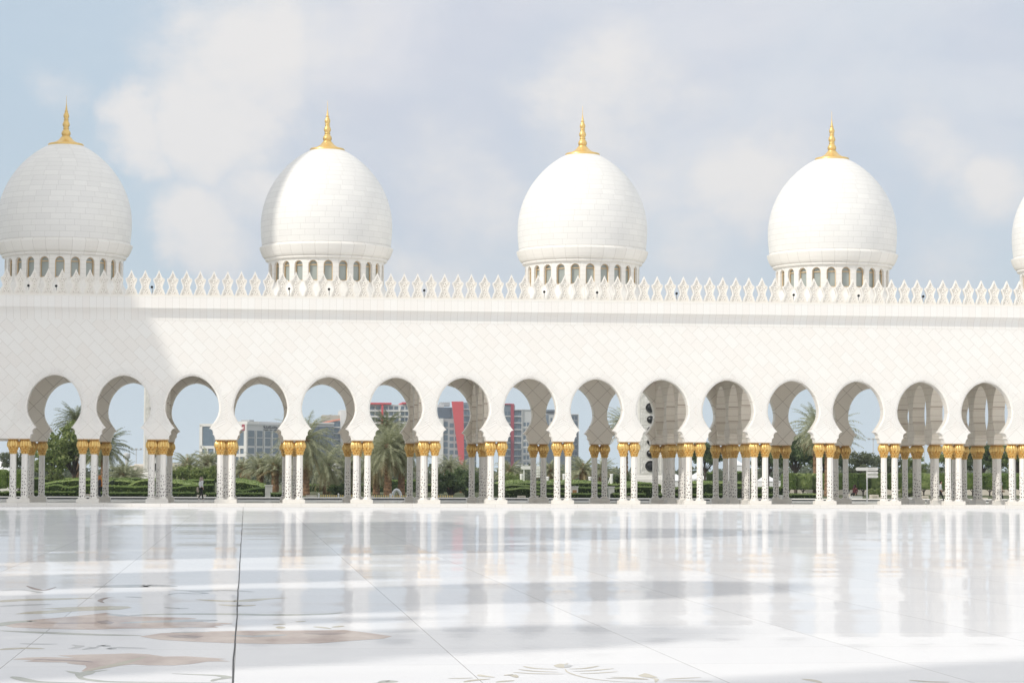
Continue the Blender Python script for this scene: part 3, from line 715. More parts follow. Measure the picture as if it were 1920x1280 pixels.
def pair(k, y, along, lo, ex=False):
    x = KX(k)
    for s in (-1, 1):
        p = (x+s*CS, y) if along == 'x' else (x, y+s*CS)
        (extra if ex else cols).append((p[0], p[1]))
    plinths.append((x, y, along, lo, ex))
for k in range(0, 16): pair(k, D, 'x', .2)
for k in range(0, 17): pair(k, YR, 'x', .08)
for k in (2, 3, 6, 7, 10, 11, 14, 15):
    for j in (1, 2): pair(k, D+SP*j, 'y', .08)
for k in (-2, 16, 17, 18, 19): pair(k, D, 'x', .2, True)
for k in (-2, 17, 18, 19): pair(k, YR, 'x', .08, True)
for k in (18,):
    for j in (1, 2): pair(k, D+SP*j, 'y', .08, True)
off = wloc(arcade)
for i, (x, y) in enumerate(cols):
    o = proto if i == 0 else copy_tree(proto)
    o.parent = arcade; o.location = Vector((x, y, 0))-off
    o.rotation_euler = (0, 0, (i % 8)*math.pi/4)
eb = MB()
for x, y in extra:
    for me, mi in ((me_sh, 0), (me_cp, 1), (me_ft, 2)):
        base = len(eb.v); eb.v += [(v.co.x+x, v.co.y+y, v.co.z) for v in me.vertices]
        for p in me.polygons: eb.f.append(tuple(base+q for q in p.vertices)); eb.mi.append(mi); eb.uv.append(None)
tag(eb.build('column', [M_shaft, M_gold, M_plinth], arcade), kind='stuff')
for (x, y, al, lo, ex) in plinths:
    b = MB(); hx, hy = (.72, .37) if al == 'x' else (.37, .72)
    b.bev(x-hx, x+hx, y-hy, y+hy, lo-.06, .43, .018)
    b.build('plinth', M_plinth, arcade)
    b = MB(); abacus(b, x-hx+.02, x+hx-.02, y-hy+.0, y+hy-.0); b.build('abacus', M_bronze, arcade)

# domes
def dome_profile():
    pr = []
    for i in range(0, 7): pr.append((4.38+(4.47-4.38)*math.sin(i/6*math.pi/2), 17.53+(18.9-17.53)*i/6))
    for i in range(1, 31):
        ph = math.asin(min(1, i/30*.985)); pr.append((4.47*math.cos(ph)**1.27, 18.9+5.55*math.sin(ph)))
    return pr
DP = dome_profile()
def resample(pr, n):
    L = [0]
    for i in range(1, len(pr)): L.append(L[-1]+math.hypot(pr[i][0]-pr[i-1][0], pr[i][1]-pr[i-1][1]))
    T = np.linspace(0, L[-1], n)
    return list(zip(np.interp(T, L, [p[0] for p in pr]).tolist(), np.interp(T, L, [p[1] for p in pr]).tolist())), L[-1]
def dome_mesh():
    b = MB(); n = 96
    pr, L = resample(DP, 22*3+1)
    rows = [[(r*math.cos(2*math.pi*j/n), r*math.sin(2*math.pi*j/n), z) for j in range(n)] for r, z in pr]
    def uvf(i, j):
        c = i//3; N = max(8, round(2*math.pi*pr[c*3+1][0]/.98)); o = .5*(c % 2)+.13*c
        u0, u1 = j/n*N+o, (j+1)/n*N+o; v0, v1 = i/3, (i+1)/3
        # keep v inside its own course
        v1 = min(v1, c+.9999)
        return [(u0, v0), (u1, v0), (u1, v1), (u0, v1)]
    b.grid(rows, True, uvf)
    return b
def ring_mesh():
    b = MB(); n = 96
    pr = [(4.36, 17.60), (4.37, 17.50), (4.40, 17.42), (4.54, 17.38), (4.54, 17.31), (4.43, 17.0), (4.32, 16.78), (4.24, 16.68), (4.12, 16.64), (4.10, 16.60), (4.14, 16.585), (4.14, 16.50), (4.08, 16.45), (3.99, 16.44), (3.93, 16.43), (3.93, 16.40)]
    rows = [[(r*math.cos(2*math.pi*j/n), r*math.sin(2*math.pi*j/n), z) for j in range(n)] for r, z in pr[::-1]]
    b.grid(rows, True, lambda i, j: [(j/n*32+.05, .5), ((j+1)/n*32+.05, .5), ((j+1)/n*32+.05, .6), (j/n*32+.05, .6)])
    return b
NW = 24; RD = 3.93
def cyl(a, r, z): return (r*math.cos(a), r*math.sin(a), z)
def drum_mesh():
    b = MB(); wz0, wz1, hw = 14.92, 16.29, .31
    da = 2*math.pi/NW
    arch = [(hw, wz0)] + [(hw, wz1-hw)] + [(hw*math.cos(t), wz1-hw+hw*math.sin(t)) for t in np.linspace(0, math.pi/2, 6)[1:]]
    def uvp(a, z): return (a/(2*math.pi)*36, (z-14.6)/.30)
    def f(pts): b.face([cyl(a, r, z) for a, r, z in pts], [uvp(a, z) for a, r, z in pts])
    for k in range(NW):
        ac = k*da
        for sg in (-1, 1):
            for i in range(len(arch)-1):
                (h0, z0), (h1, z1) = arch[i], arch[i+1]
                if z1-z0 > 1e-4:
                    ms = 3 if z1-z0 > .5 else 1
                    for q in range(ms):
                        za, zb = z0+(z1-z0)*q/ms, z0+(z1-z0)*(q+1)/ms
                        p = [(ac+sg*h0/RD, RD, za), (ac+sg*da/2, RD, za), (ac+sg*da/2, RD, zb), (ac+sg*h1/RD, RD, zb)]
                        f(p if sg > 0 else p[::-1])
                p = [(ac+sg*h0/RD, RD-.26, z0), (ac+sg*h0/RD, RD, z0), (ac+sg*h1/RD, RD, z1), (ac+sg*h1/RD, RD-.26, z1)]
                f(p if sg > 0 else p[::-1])
            p = [(ac, RD, wz1), (ac+sg*da/2, RD, wz1), (ac+sg*da/2, RD, 16.42), (ac, RD, 16.42)]; f(p if sg > 0 else p[::-1])
            p = [(ac, RD, 14.80), (ac+sg*da/2, RD, 14.80), (ac+sg*da/2, RD, wz0), (ac, RD, wz0)]; f(p if sg > 0 else p[::-1])
            p = [(ac, RD-.26, wz0), (ac+sg*hw/RD, RD-.26, wz0), (ac+sg*hw/RD, RD, wz0), (ac, RD, wz0)]; f(p if sg > 0 else p[::-1])
    n = 96
    pr = [(4.70, 12.652), (4.70, 13.3), (4.62, 13.7), (4.36, 14.15), (4.10, 14.5), (3.99, 14.68), (3.95, 14.80)]
    b.grid([[cyl(2*math.pi*j/n, r, z) for j in range(n)] for r, z in pr], True, lambda i, j: [(j/n*30, .3+i), ((j+1)/n*30, .3+i), ((j+1)/n*30, .9+i), (j/n*30, .9+i)])
    return b
def window_mesh():
    """frame (bronze) and panes, facing +x, bottom at z of the sill"""
    b = MB(); hw = .305; x = RD-.215; z0, z1 = 14.925, 16.285
    b.cur = 1
    arcp = [(-hw, z0), (hw, z0)] + [(hw*math.cos(t), z1-hw+hw*math.sin(t)) for t in np.linspace(0, math.pi, 11)]
    b.face([(x-.03, p[0], p[1]) for p in arcp])
    b.cur = 0
    def bar(y0, y1, za, zb): 
        b.box(x-.02, x+.05, y0, y1, za, zb)
    bar(-hw, -hw+.055, z0+.055, z1-hw-.02); bar(hw-.055, hw, z0+.055, z1-hw-.02); bar(-hw, hw, z0, z0+.055); bar(-hw, hw, z1-hw-.02, z1-hw+.04)
    for t0, t1 in zip(np.linspace(.12, math.pi-.12, 9)[:-1], np.linspace(.12, math.pi-.12, 9)[1:]):
        zc_ = z1-hw
        P = lambda r, t, xx: (xx, r*math.cos(t), zc_+r*math.sin(t))
        b.face([P(hw-.05, t0, x+.05), P(hw, t0, x+.05), P(hw, t1, x+.05), P(hw-.05, t1, x+.05)])
        b.face([P(hw-.05, t0, x-.02), P(hw-.05, t0, x+.05), P(hw-.05, t1, x+.05), P(hw-.05, t1, x-.02)])
    return b
def finial_mesh():
    b = MB()
    pr = [(.2, 23.92), (1.14, 23.96), (1.17, 24.0), (1.17, 24.18), (1.12, 24.235), (.92, 24.27), (.68, 24.36), (.47, 24.50), (.33, 24.64), (.265, 24.72), (.27, 24.74), (.20, 24.75), (.225, 24.79), (.27, 24.88), (.275, 24.97), (.245, 25.07), (.18, 25.17), (.15, 25.25), (.19, 25.265), (.19, 25.30), (.145, 25.315), (.16, 25.38), (.205, 25.47), (.22, 25.56), (.19, 25.67), (.14, 25.77), (.125, 25.84), (.165, 25.855), (.165, 25.89), (.115, 25.90), (.13, 25.97), (.165, 26.07), (.175, 26.16), (.145, 26.27), (.095, 26.38), (.085, 26.44), (.12, 26.45), (.12, 26.475), (.07, 26.49), (.06, 26.6), (.035, 26.8), (.014, 27.0), (.008, 27.5), (.0, 27.52)]
    b.lathe([(r*(1.02 if r > .4 else 1.12), z) for r, z in pr], n=32); return b
dm, rm, um, wm_, fm = dome_mesh(), ring_mesh(), drum_mesh(), window_mesh(), finial_mesh()
d0 = dm.build('dome', M_dome, None, True, True)
for mb, nme, mt, sm in ((rm, 'base_ring', M_drum, False), (um, 'drum', M_drum, False), (fm, 'finial', M_gold2, True)):
    o = mb.build(nme, mt, None, sm, True); o.parent = d0
w0 = wm_.build('window', [M_bronze, M_glass], None, False, True)
for j in range(NW):
    a = j*2*math.pi/NW
    if math.sin(a) > .3: continue                 # those behind the drum, seen from the court, are one object
    o = w0 if w0.parent is None else ob('window', w0.data)
    o.parent = d0; o.rotation_euler = (0, 0, a)
rb = MB()
for j in range(NW):
    a = j*2*math.pi/NW
    if math.sin(a) <= .3: continue
    c_a, s_a = math.cos(a), math.sin(a); base = len(rb.v)
    rb.v += [(x*c_a-y*s_a, x*s_a+y*c_a, z) for x, y, z in wm_.v]; rb.f += [tuple(base+q for q in f) for f in wm_.f]; rb.mi += wm_.mi; rb.uv += wm_.uv
o = rb.build('window', [M_bronze, M_glass], None, False, True); o.parent = d0; tag(o, kind='stuff')
lin = MB(); lin.lathe([(RD-.3, 14.85), (RD-.3, 16.38)], n=48); o = lin.build('drum_lining', M_dark, None, True, True); o.parent = d0
dlab = ['white dome in full shade, leftmost of the row', 'white dome with a shaded left edge', None, None, None]
for i in range(5):
    o = d0 if i == 0 else copy_tree(d0)
    o.parent = arcade; o.location = Vector((KX(.5+4*i), D+6.6, 0))-off
    if dlab[i]: o['label'] = dlab[i]

# floodlights standing behind the merlons
fl = empty('floodlight', (0, 0, 0), 'x', 'floodlight', 'floodlights along the parapet')
b = MB(); c0 = (0, -.12, .62)
rows = []
for i in range(7):
    t = i/6*math.pi/2; rows.append([(c0[0]+.078*math.cos(t)*math.cos(2*math.pi*j/14), c0[1]+.02+.2*math.sin(t), c0[2]+.078*math.cos(t)*math.sin(2*math.pi*j/14)) for j in range(14)])
b.grid(rows, True); b.build('lamp_head', M_grey, fl, True)
b = MB(); rows = [[(r*math.cos(2*math.pi*j/14), -.12+y, .62+r*math.sin(2*math.pi*j/14)) for j in range(14)] for r, y in ((.078, .02), (.087, -.05), (.075, -.055), (.068, -.02), (.001, -.02))]
b.grid(rows, True); b.build('lens', M_black, fl, False)
b = MB(); b.tube([(.0, .02, 0), (.02, .02, .3), (.02, .0, .6)], .025, 6); b.box(-.08, .08, -.06, .1, 0, .02); b.build('bracket', M_grey, fl)
FLP = [(53.6, 538, 'leftmost floodlight, before the drum of the shaded left dome'), (105.6, 538, 'second floodlight from the left, before the drum of the shaded left dome'), (285, 539, 'floodlight against open sky just right of the leftmost dome'), (542, 544, 'floodlight before the left part of the second dome drum'), (616.7, 544, 'floodlight before the middle of the second dome drum'), (795, 546, 'floodlight against open sky between second and third dome'), (1020, 549, 'floodlight before the left part of the third dome drum'), (1119, 550, 'floodlight before the right part of the third dome drum'), (1268, 551, 'floodlight against open sky right of the third dome'), (1487.5, 554.6, 'floodlight before the left part of the fourth dome drum'), (1609, 556, 'floodlight before the right part of the fourth dome drum'), (1730, 557, 'floodlight against open sky right of the fourth dome, rightmost of the row')]
for i, (px, py, lb) in enumerate(FLP):
    o = fl if i == 0 else copy_tree(fl)
    X, Z = W(px, py, YF-.2); o.location = (X, YF-.18, 13.45); o['label'] = 'small dark round '+lb

# ------------------------------------------------------------------ people
def skin_obj(name, nodes, edges, mat, parent, sub=1):
    me = bpy.data.meshes.new(name); me.from_pydata([n[:3] for n in nodes], edges, []); me.materials.append(mat)
    o = bpy.data.objects.new(name, me); COL.objects.link(o); o.parent = parent
    md = o.modifiers.new('Skin', 'SKIN'); md.use_smooth_shade = True
    for i, n in enumerate(nodes):
        sv = me.skin_vertices[0].data[i]; sv.radius = (n[3], n[3] if len(n) < 5 else n[4]); sv.use_root = (i == 0)
    s = o.modifiers.new('Sub', 'SUBSURF'); s.levels = sub; s.render_levels = sub
    return o
M_skin = noisy('skin', (.42, .25, .17), (.48, .30, .21), 8, .5)
def cloth(name, c): return noisy('cloth_'+name, tuple(x*.85 for x in c), c, 12, .8)
def person(loc, rz, label, top, pants, head=None, headlen=0, shoes=(.03, .03, .03), stride=.18, bag=None, sit=False, h=1.68, arm=0.1):
    """walks towards local -x; built about 1.68 tall, scaled"""
    k = h/1.68
    p = empty('person', loc, label, 'person')
    S = lambda L: [(a[0]*k, a[1]*k, a[2]*k, a[3]*k) + ((a[4]*k,) if len(a) > 4 else ()) for a in L]
    if not sit:
        fx, bx = -stride, stride
        legs = [(0, 0, .92, .13, .10), (0, -.09, .86, .085), (fx*.55, -.09, .48, .062), (fx, -.09, .08, .045), (fx-.14, -.09, .035, .035),
                (0, .09, .86, .085), (bx*.25, .09, .50, .062), (bx*1.25, .09, .14, .042), (bx*1.2-.11, .09, .05, .035)]
        le = [(0, 1), (1, 2), (2, 3), (3, 4), (0, 5), (5, 6), (6, 7), (7, 8)]
        zo = 0
    else:
        legs = [(0, 0, .50, .13, .10), (0, -.09, .50, .085), (-.42, -.1, .50, .065), (-.44, -.1, .08, .045), (-.58, -.1, .035, .035),
                (0, .09, .50, .085), (-.42, .1, .50, .065), (-.44, .1, .08, .045), (-.58, .1, .035, .035)]
        le = [(0, 1), (1, 2), (2, 3), (3, 4), (0, 5), (5, 6), (6, 7), (7, 8)]; zo = -.42
    # body: one continuous figure (pelvis, spine, neck, head, arms with hands, legs)
    bd = [(0, 0, .95+zo, .10), (0, 0, 1.15+zo, .10), (-.01, 0, 1.36+zo, .11), (-.02, 0, 1.46+zo, .05), (-.04, 0, 1.53+zo, .08), (-.045, 0, 1.60+zo, .088), (-.03, 0, 1.655+zo, .06),
          (0, -.17, 1.38+zo, .05), (.06, -.22, 1.12+zo, .04), (-.06-arm, -.2, .92+zo, .03), (-.11-arm, -.19, .85+zo, .026), (-.14-arm, -.19, .79+zo, .014),
          (0, .17, 1.38+zo, .05), (.05, .22, 1.12+zo, .04), (-.02-arm*.3, .2, .90+zo, .03), (-.04-arm*.3, .2, .83+zo, .026), (-.05-arm*.3, .2, .77+zo, .014), (-.115, 0, 1.575+zo, .016)]
    be = [(0, 1), (1, 2), (2, 3), (3, 4), (4, 5), (5, 6), (2, 7), (7, 8), (8, 9), (9, 10), (10, 11), (2, 12), (12, 13), (13, 14), (14, 15), (15, 16), (4, 17)]
    nb_ = len(bd)
    bdl = bd + [(x, y, z, r*.8) for x, y, z, r, *_ in legs[1:]]
    off_ = nb_-1
    bel = be + [(0 if a == 0 else a+off_, c+off_) for a, c in le]
    skin_obj('body', S(bdl), bel, M_skin, p)
    skin_obj('trousers', S([(a[0], a[1], a[2], *[q*1.12 for q in a[3:]]) for a in (legs[:4]+legs[5:8])]), [(0, 1), (1, 2), (2, 3), (0, 4), (4, 5), (5, 6)], pants, p)
    tp = [(0, 0, .86+zo, .15, .14), (0, 0, 1.02+zo, .135, .14), (0, 0, 1.2+zo, .13, .14), (-.01, 0, 1.37+zo, .12, .15), (-.02, 0, 1.45+zo, .065),
          (0, -.18, 1.38+zo, .068), (.06, -.225, 1.12+zo, .056), (-.03-arm, -.205, .96+zo, .045), (0, .18, 1.38+zo, .068), (.05, .225, 1.12+zo, .056), (-.01-arm*.3, .205, .95+zo, .045)]
    skin_obj('top', S(tp), [(0, 1), (1, 2), (2, 3), (3, 4), (3, 5), (5, 6), (6, 7), (3, 8), (8, 9), (9, 10)], top, p)
    M_sh = cloth('shoe', shoes)
    for a, c in ((3, 4), (7, 8)):
        A_, B_ = legs[a], legs[c]
        skin_obj('shoe', S([(A_[0]+.03, A_[1], max(.04, A_[2]-.04), .05), (B_[0], B_[1], B_[2]+.005, .043)]), [(0, 1)], M_sh, p)
    if head is not None:
        hd = [(-.015, 0, 1.60+zo, .108), (-.02, 0, 1.655+zo, .085), (.035, 0, 1.50+zo, .10), (.06, 0, 1.34+zo, .13, .16)]
        if headlen: hd.append((.13, .02, 1.34-headlen+zo, .09, .15))
        hd.append((-.10, 0, 1.36+zo, .10, .13)); e = [(0, 1), (0, 2), (2, 3)] + ([(3, 4)] if headlen else []) + [(2, len(hd)-1)]
        skin_obj('headscarf', S(hd), e, head, p)
    else:
        skin_obj('hair', S([(-.02, 0, 1.62+zo, .10), (-.02, 0, 1.665+zo, .085), (.03, 0, 1.58+zo, .08)]), [(0, 1), (0, 2)], cloth('hair', (.02, .015, .012)), p)
    if bag: skin_obj('bag', S(bag[1]), [(i, i+1) for i in range(len(bag[1])-1)], bag[0], p)
    p.rotation_euler = (0, 0, rz)
    return p
C_white, C_black = cloth('white', (.72, .73, .76)), cloth('black', (.012, .012, .014))
X, Y = G(186, 938.2, .08)
person((X, Y, .085), R(15), 'person in dark clothes with a long orange headscarf walking beside a column', cloth('charcoal', (.05, .052, .06)), cloth('slate', (.028, .03, .034)), cloth('orange', (.60, .22, .05)), .42, h=1.80, stride=.14, bag=(cloth('tan', (.3, .24, .17)), [(-.25, -.2, .95, .09), (-.25, -.2, .82, .11)]))
X, Y = G(377, 937.4, .08)
person((X, Y, .085), R(-150), 'person in white top, black trousers and pale pink headscarf striding through the arcade', C_white, C_black, cloth('pale', (.40, .32, .29)), 0, h=1.70, stride=.22, shoes=(.6, .6, .6), bag=(cloth('beige', (.45, .39, .31)), [(.16, -.22, .98, .08), (.15, -.22, .75, .12), (.14, -.22, .55, .10)]))
X, Y = G(1763.5, 940, .08)
person((X, Y, .085), R(170), 'person in pale shirt and black trousers stepping out from behind a column', cloth('pale_shirt', (.55, .56, .58)), C_black, None, 0, h=1.6, stride=.28, bag=(cloth('brown', (.10, .075, .055)), [(-.28, -.2, 1.0, .10), (-.28, -.2, .82, .13)]))
X, Y = G(1877, 938.5, .08)
person((X, Y, .085), R(165), 'person in a tan top and grey scarf half hidden by the rightmost inner column', cloth('tan_top', (.55, .36, .22)), C_black, cloth('grey_scarf', (.36, .36, .36)), .2, h=1.5, stride=.2, bag=(cloth('sand', (.5, .36, .22)), [(-.26, -.2, .95, .12), (-.28, -.2, .75, .15)]))
X, Y = WX(1603, 202), 202
person((X, Y, .04), R(40), 'person in dark red seated on a pale bench behind the signpost', cloth('maroon', (.10, .02, .025)), C_black, cloth('dark_scarf', (.06, .03, .03)), 0, sit=True, h=1.66)

# ------------------------------------------------------------------ planting
def frond(b, ang, elev, L, droop, wleaf, seg=9, dens=22, mats=0):
    """one feather frond from the origin"""
    b.cur = mats
    pts = []; p = Vector((0, 0, 0)); e = elev
    ca_, sa_ = math.cos(ang), math.sin(ang)
    n = dens
    for i in range(n+1):
        pts.append(p.copy()); st = L/n
        p = p + Vector((ca_*math.cos(e), sa_*math.cos(e), math.sin(e)))*st
        e -= droop/n*(.5+1.2*i/n)
    side = Vector((-sa_, ca_, 0))
    w_r = .035
    for i in range(n):
        w0_, w1_ = w_r*(1-i/n)+.008, w_r*(1-(i+1)/n)+.008
        b.face([pts[i]-side*w0_, pts[i]+side*w0_, pts[i+1]+side*w1_, pts[i+1]-side*w1_])
        if i < 2: continue
        t = (pts[i+1]-pts[i]).normalized(); upv = side.cross(t)
        prof = math.sin(math.pi*min(1, (i/n)*.86+.14))**.7
        for sg in (-1, 1):
            ln = wleaf*prof*random.uniform(.8, 1.15)
            d = (side*sg*.78 + t*.62 + upv*random.uniform(-.05, .45)).normalized()
            q = pts[i]; tip = q+d*ln + Vector((0, 0, -.10*ln)); wd = t*(.040+.02*random.random())
            b.face([q-wd, q+wd, tip])
PALMS = {}
def palm_mesh(key, trunk, nf, L, wleaf, low=-.9, mats=(M_palm, M_palmdry), skirt=10):
    if key in PALMS: return PALMS[key]
    b = MB()
    for i in range(nf):
        q = i/nf; el = 1.35-(1.35-low)*q**.85+random.uniform(-.12, .12)
        frond(b, i*2.39996+random.uniform(-.2, .2), el, L*random.uniform(.85, 1.05), random.uniform(.9, 1.5) if el > .1 else random.uniform(.3, .8), wleaf, mats=0 if q < .86 else 1)
    for i in range(skirt):
        frond(b, i*2.4+1, -1.0+random.uniform(-.3, .2), L*.6, .4, wleaf*.7, dens=14, mats=1)
    o = b.build('crown', list(mats), None, False, True); me = o.data; bpy.data.objects.remove(o)
    tm = None
    if trunk > 0:
        t = MB(); rows = []; n = 12; nz = max(6, int(trunk/.16))
        for i in range(nz+1):
            z = -trunk+trunk*i/nz; r = .30+.05*(i % 2)+.10*math.exp(-(z+trunk)*1.2)
            rows.append([(r*(1+.06*math.sin(j*3+i*2.1))*math.cos(2*math.pi*j/n), r*math.sin(2*math.pi*j/n), z) for j in range(n)])
        t.grid(rows, True); t.lathe([(.36, -.4), (.42, -.1), (.34, .2), (.1, .5)], n=10)
        o = t.build('trunk', M_bark, None, False, True); tm = o.data; bpy.data.objects.remove(o)
    PALMS[key] = (me, tm); return PALMS[key]
def palm(px, cyp, Y, key, label, scale=1.0, group='date palms in the garden', **kw):
    X, Z = W(px, cyp, Y)
    me, tm = palm_mesh(key, **kw)
    r = empty('date_palm', (X, Y, 0.0), label, 'palm tree', group)
    c = ob('crown', me, r, (0, 0, Z), random.uniform(0, 6)); c.scale = (scale,)*3
    if tm is not None:
        t = ob('trunk', tm, r, (0, 0, Z)); h = kw['trunk']; t.scale = (scale, scale, (Z+.3)/h)
    return r
BIG = dict(trunk=5, nf=104, L=3.9, wleaf=.62, low=-1.25, skirt=22)
BIG2 = dict(trunk=5, nf=92, L=3.6, wleaf=.6, low=-1.15, skirt=18)
DARK = dict(trunk=5, nf=76, L=3.2, wleaf=.55, low=-.6, mats=(M_palmdark, M_palm))
LOW = dict(trunk=1.5, nf=64, L=2.7, wleaf=.5, low=-.3, skirt=6)
UPR = dict(trunk=5, nf=70, L=3.6, wleaf=.6, low=-.5, skirt=4)
palm(143, 792, 262, 'dark', 'dark date palm rising above the leafy tree behind the leftmost arch', 1.0, **DARK)
palm(196, 838, 238, 'dark', 'dark date palm half hidden behind the second pair of columns', 1.05, **DARK)
palm(574, 826, 226, 'big', 'large grey-green date palm with a thick trunk right of the fifth column pair', 1.0, **BIG)
palm(612, 872, 238, 'big2', 'date palm with drooping fronds in front of the white flared pavilion', .9, **BIG2)
palm(655, 872, 240, 'big', 'date palm with yellowing fronds behind the sixth column pair', .85, **BIG)
palm(726, 800, 246, 'dark', 'tall dark date palm in front of the red and white apartment block', .85, **DARK)
palm(706, 848, 236, 'big', 'leftmost date palm of the clump under the apartment block', .95, **BIG)
palm(728, 838, 228, 'big2', 'middle date palm of the clump, its trunk left of the white arch ornament', 1.0, **BIG2)
palm(753, 832, 230, 'big', 'rightmost date palm of the clump, trunk right of the white arch ornament', .95, **BIG)
palm(843, 876, 250, 'upr', 'date palm behind the thin lamp pole under the red tower', .6, **UPR)
palm(868, 885, 262, 'low', 'short date palm right of the lamp under the red tower', .8, **LOW)
for i, (px, py, Y, s, lb) in enumerate([(352, 876, 246, .95, 'low bushy date palm just right of the third column pair'), (390, 872, 250, 1.0, 'low bushy date palm behind the striding person'), (455, 882, 240, .85, 'short date palm just right of the fourth column pair'), (488, 880, 236, .95, 'short date palm under the middle of the office windows'), (516, 878, 234, 1.0, 'yellowish short date palm just left of the fifth column pair'), (230, 892, 262, .9, 'low date palm below the water tower'), (252, 896, 266, .8, 'low date palm left of the left marble pylon'), (322, 888, 262, .7, 'low date palm right of the left marble pylon'), (955, 886, 250, .85, 'low date palm left of the rounded white signboard'), (1032, 884, 252, .75, 'low date palm under the grey blue tower'), (1093, 884, 240, 1.0, 'spreading fan shaped palm in the middle of the garden'), (1128, 884, 250, .8, 'low palm right of the spreading fan shaped palm'), (620, 905, 246, .6, 'low dark palm beside the stem of the white pavilion')]):
    palm(px, py, Y, 'low' if i % 2 else 'low2', lb, s, **(LOW if i % 2 else dict(LOW, nf=52, low=-.35)))
palm(1172, 800, 264, 'upr', 'pale date palm left of the right marble pylon', 1.0, **UPR)
palm(1553, 812, 232, 'upr', 'tall date palm behind the thirteenth column pair', 1.12, **UPR)
palm(1530, 800, 238, 'big2', 'date palm rising over the dense dark tree on the right', .95, **BIG2)

def leafcloud(b, centres, nper, size, flat=.7):
    for (cx, cy_, cz, rad) in centres:
        for _ in range(nper):
            d = Vector(RNG.normal(size=3)); d.normalize(); rr = rad*(RNG.random()**.35)
            p = Vector((cx, cy_, cz)) + Vector((d.x*rr, d.y*rr, d.z*rr*flat))
            n = (d*.5+Vector(RNG.normal(size=3))*.6).normalized(); t = n.orthogonal().normalized(); u = n.cross(t)
            a = RNG.random()*6.28; t, u = t*math.cos(a)+u*math.sin(a), u*math.cos(a)-t*math.sin(a)
            s = size*(.6+.8*RNG.random())
            b.face([p-t*s, p+u*s*.5, p+t*s, p-u*s*.5])
TREES = {}
def tree_mesh(key, w_, h_, ncl, nper, size, crad, mat, gap=.0):
    if key in TREES: return TREES[key]
    b = MB(); t = MB(); cs = []
    for i in range(ncl):
        d = Vector(RNG.normal(size=3)); d.normalize(); q = RNG.random()**.45
        p = (d.x*w_*.5*q, d.y*w_*.5*q, h_*.5*d.z*q)
        if d.z < -.55: continue
        cs.append((p[0], p[1], p[2], crad*(.6+.8*RNG.random())))
    leafcloud(b, cs, nper, size)
    o = b.build('crown', mat, None, False, True); me = o.data; bpy.data.objects.remove(o)
    t.tube([(0, 0, -h_*.5-2.2), (.05, 0, -h_*.5), (0, .05, -h_*.1), (.1, 0, h_*.2)], [.2, .16, .12, .05], 8)
    for i in range(0, len(cs), max(1, len(cs)//14)):
        c = cs[i]; t.tube([(0, 0, -h_*.45), (c[0]*.4, c[1]*.4, -h_*.2+c[2]*.3), (c[0]*.9, c[1]*.9, c[2]*.9)], [.09, .055, .02], 5)
    o = t.build('trunk', M_bark2, None, True, True); tm = o.data; bpy.data.objects.remove(o)
    TREES[key] = (me, tm); return TREES[key]
def tree(px, cyp, Y, key, label, scale=1.0, name='tree', cat='tree', group='leafy trees in the garden', **kw):
    X, Z = W(px, cyp, Y); me, tm = tree_mesh(key, **kw)
    r = empty(name, (X, Y, 0.0), label, cat, group)
    rz = random.uniform(0, 6)
    c = ob('crown', me, r, (0, 0, Z), rz); c.scale = (scale,)*3
    zb = Z - scale*(kw['h_']*.5+2.2)
    t = ob('trunk', tm, r, (0, 0, Z if zb < .3 else Z), rz); t.scale = (scale, scale, scale if zb < .3 else (Z)/(kw['h_']*.5+2.2))
    return r
TA = dict(w_=6.4, h_=5.0, ncl=130, nper=62, size=.17, crad=.60, mat=M_tree[0])
TB = dict(w_=5.6, h_=4.4, ncl=120, nper=75, size=.16, crad=.6, mat=M_tree[1])
TG = dict(w_=4.4, h_=3.4, ncl=70, nper=60, size=.14, crad=.5, mat=M_tree[2])
BU = dict(w_=3.4, h_=2.6, ncl=70, nper=65, size=.14, crad=.45, mat=M_tree[0])
tree(140, 846, 244, 'ta', 'leafy green tree with a short trunk seen through the leftmost arch', 1.12, **TA)
tree(98, 868, 252, 'ta2', 'lower leafy tree left of the trunk seen through the leftmost arch', .7, **dict(TA, ncl=90))
tree(28, 866, 262, 'tg', 'small thin tree at the left edge above the white tent', .75, **TG)
tree(1322, 856, 262, 'tb', 'dark tree above the white tents right of the marble pylon', .72, **TB)
tree(1440, 862, 262, 'tb', 'dark tree right of the white tall tent', .7, **TB)
tree(1492, 852, 248, 'tb2', 'dense dark broad tree above the clipped hedge on the right', 1.0, **dict(TB, ncl=140))
tree(1545, 862, 252, 'tb', 'dark tree behind the thirteenth column pair', .8, **TB)
tree(1608, 872, 252, 'tg', 'grey green thin tree just left of the white signpost', .95, **TG)
tree(1668, 876, 262, 'tg', 'olive tree behind the fourteenth column pair', .9, **TG)
tree(1712, 874, 258, 'ta2', 'olive green tree in the bay right of the signpost', .5, **dict(TA, ncl=90))
tree(1785, 866, 258, 'ta', 'green tree seen between the inner columns of the fifteenth pair', .75, **TA)
tree(1842, 860, 256, 'tb2', 'dark green tree in the last full bay on the right', .8, **dict(TB, ncl=140))
tree(1905, 860, 256, 'ta', 'green tree behind the rightmost column pair', .85, **TA)
tree(352, 893, 236, 'bu', 'round green bush below the low palms left of the striding person', .85, 'bush', 'bush', 'bushes among the palms', **BU)
tree(388, 893, 234, 'bu', 'round green bush directly behind the striding person', .8, 'bush', 'bush', 'bushes among the palms', **BU)
tree(845, 908, 232, 'bu2', 'dark green shrub right of the seventh column pair', 1.0, 'bush', 'bush', 'bushes among the palms', **dict(BU, mat=M_tree[1]))
tree(872, 900, 236, 'bu2', 'dark green shrub below the street lamp', .95, 'bush', 'bush', 'bushes among the palms', **dict(BU, mat=M_tree[1]))
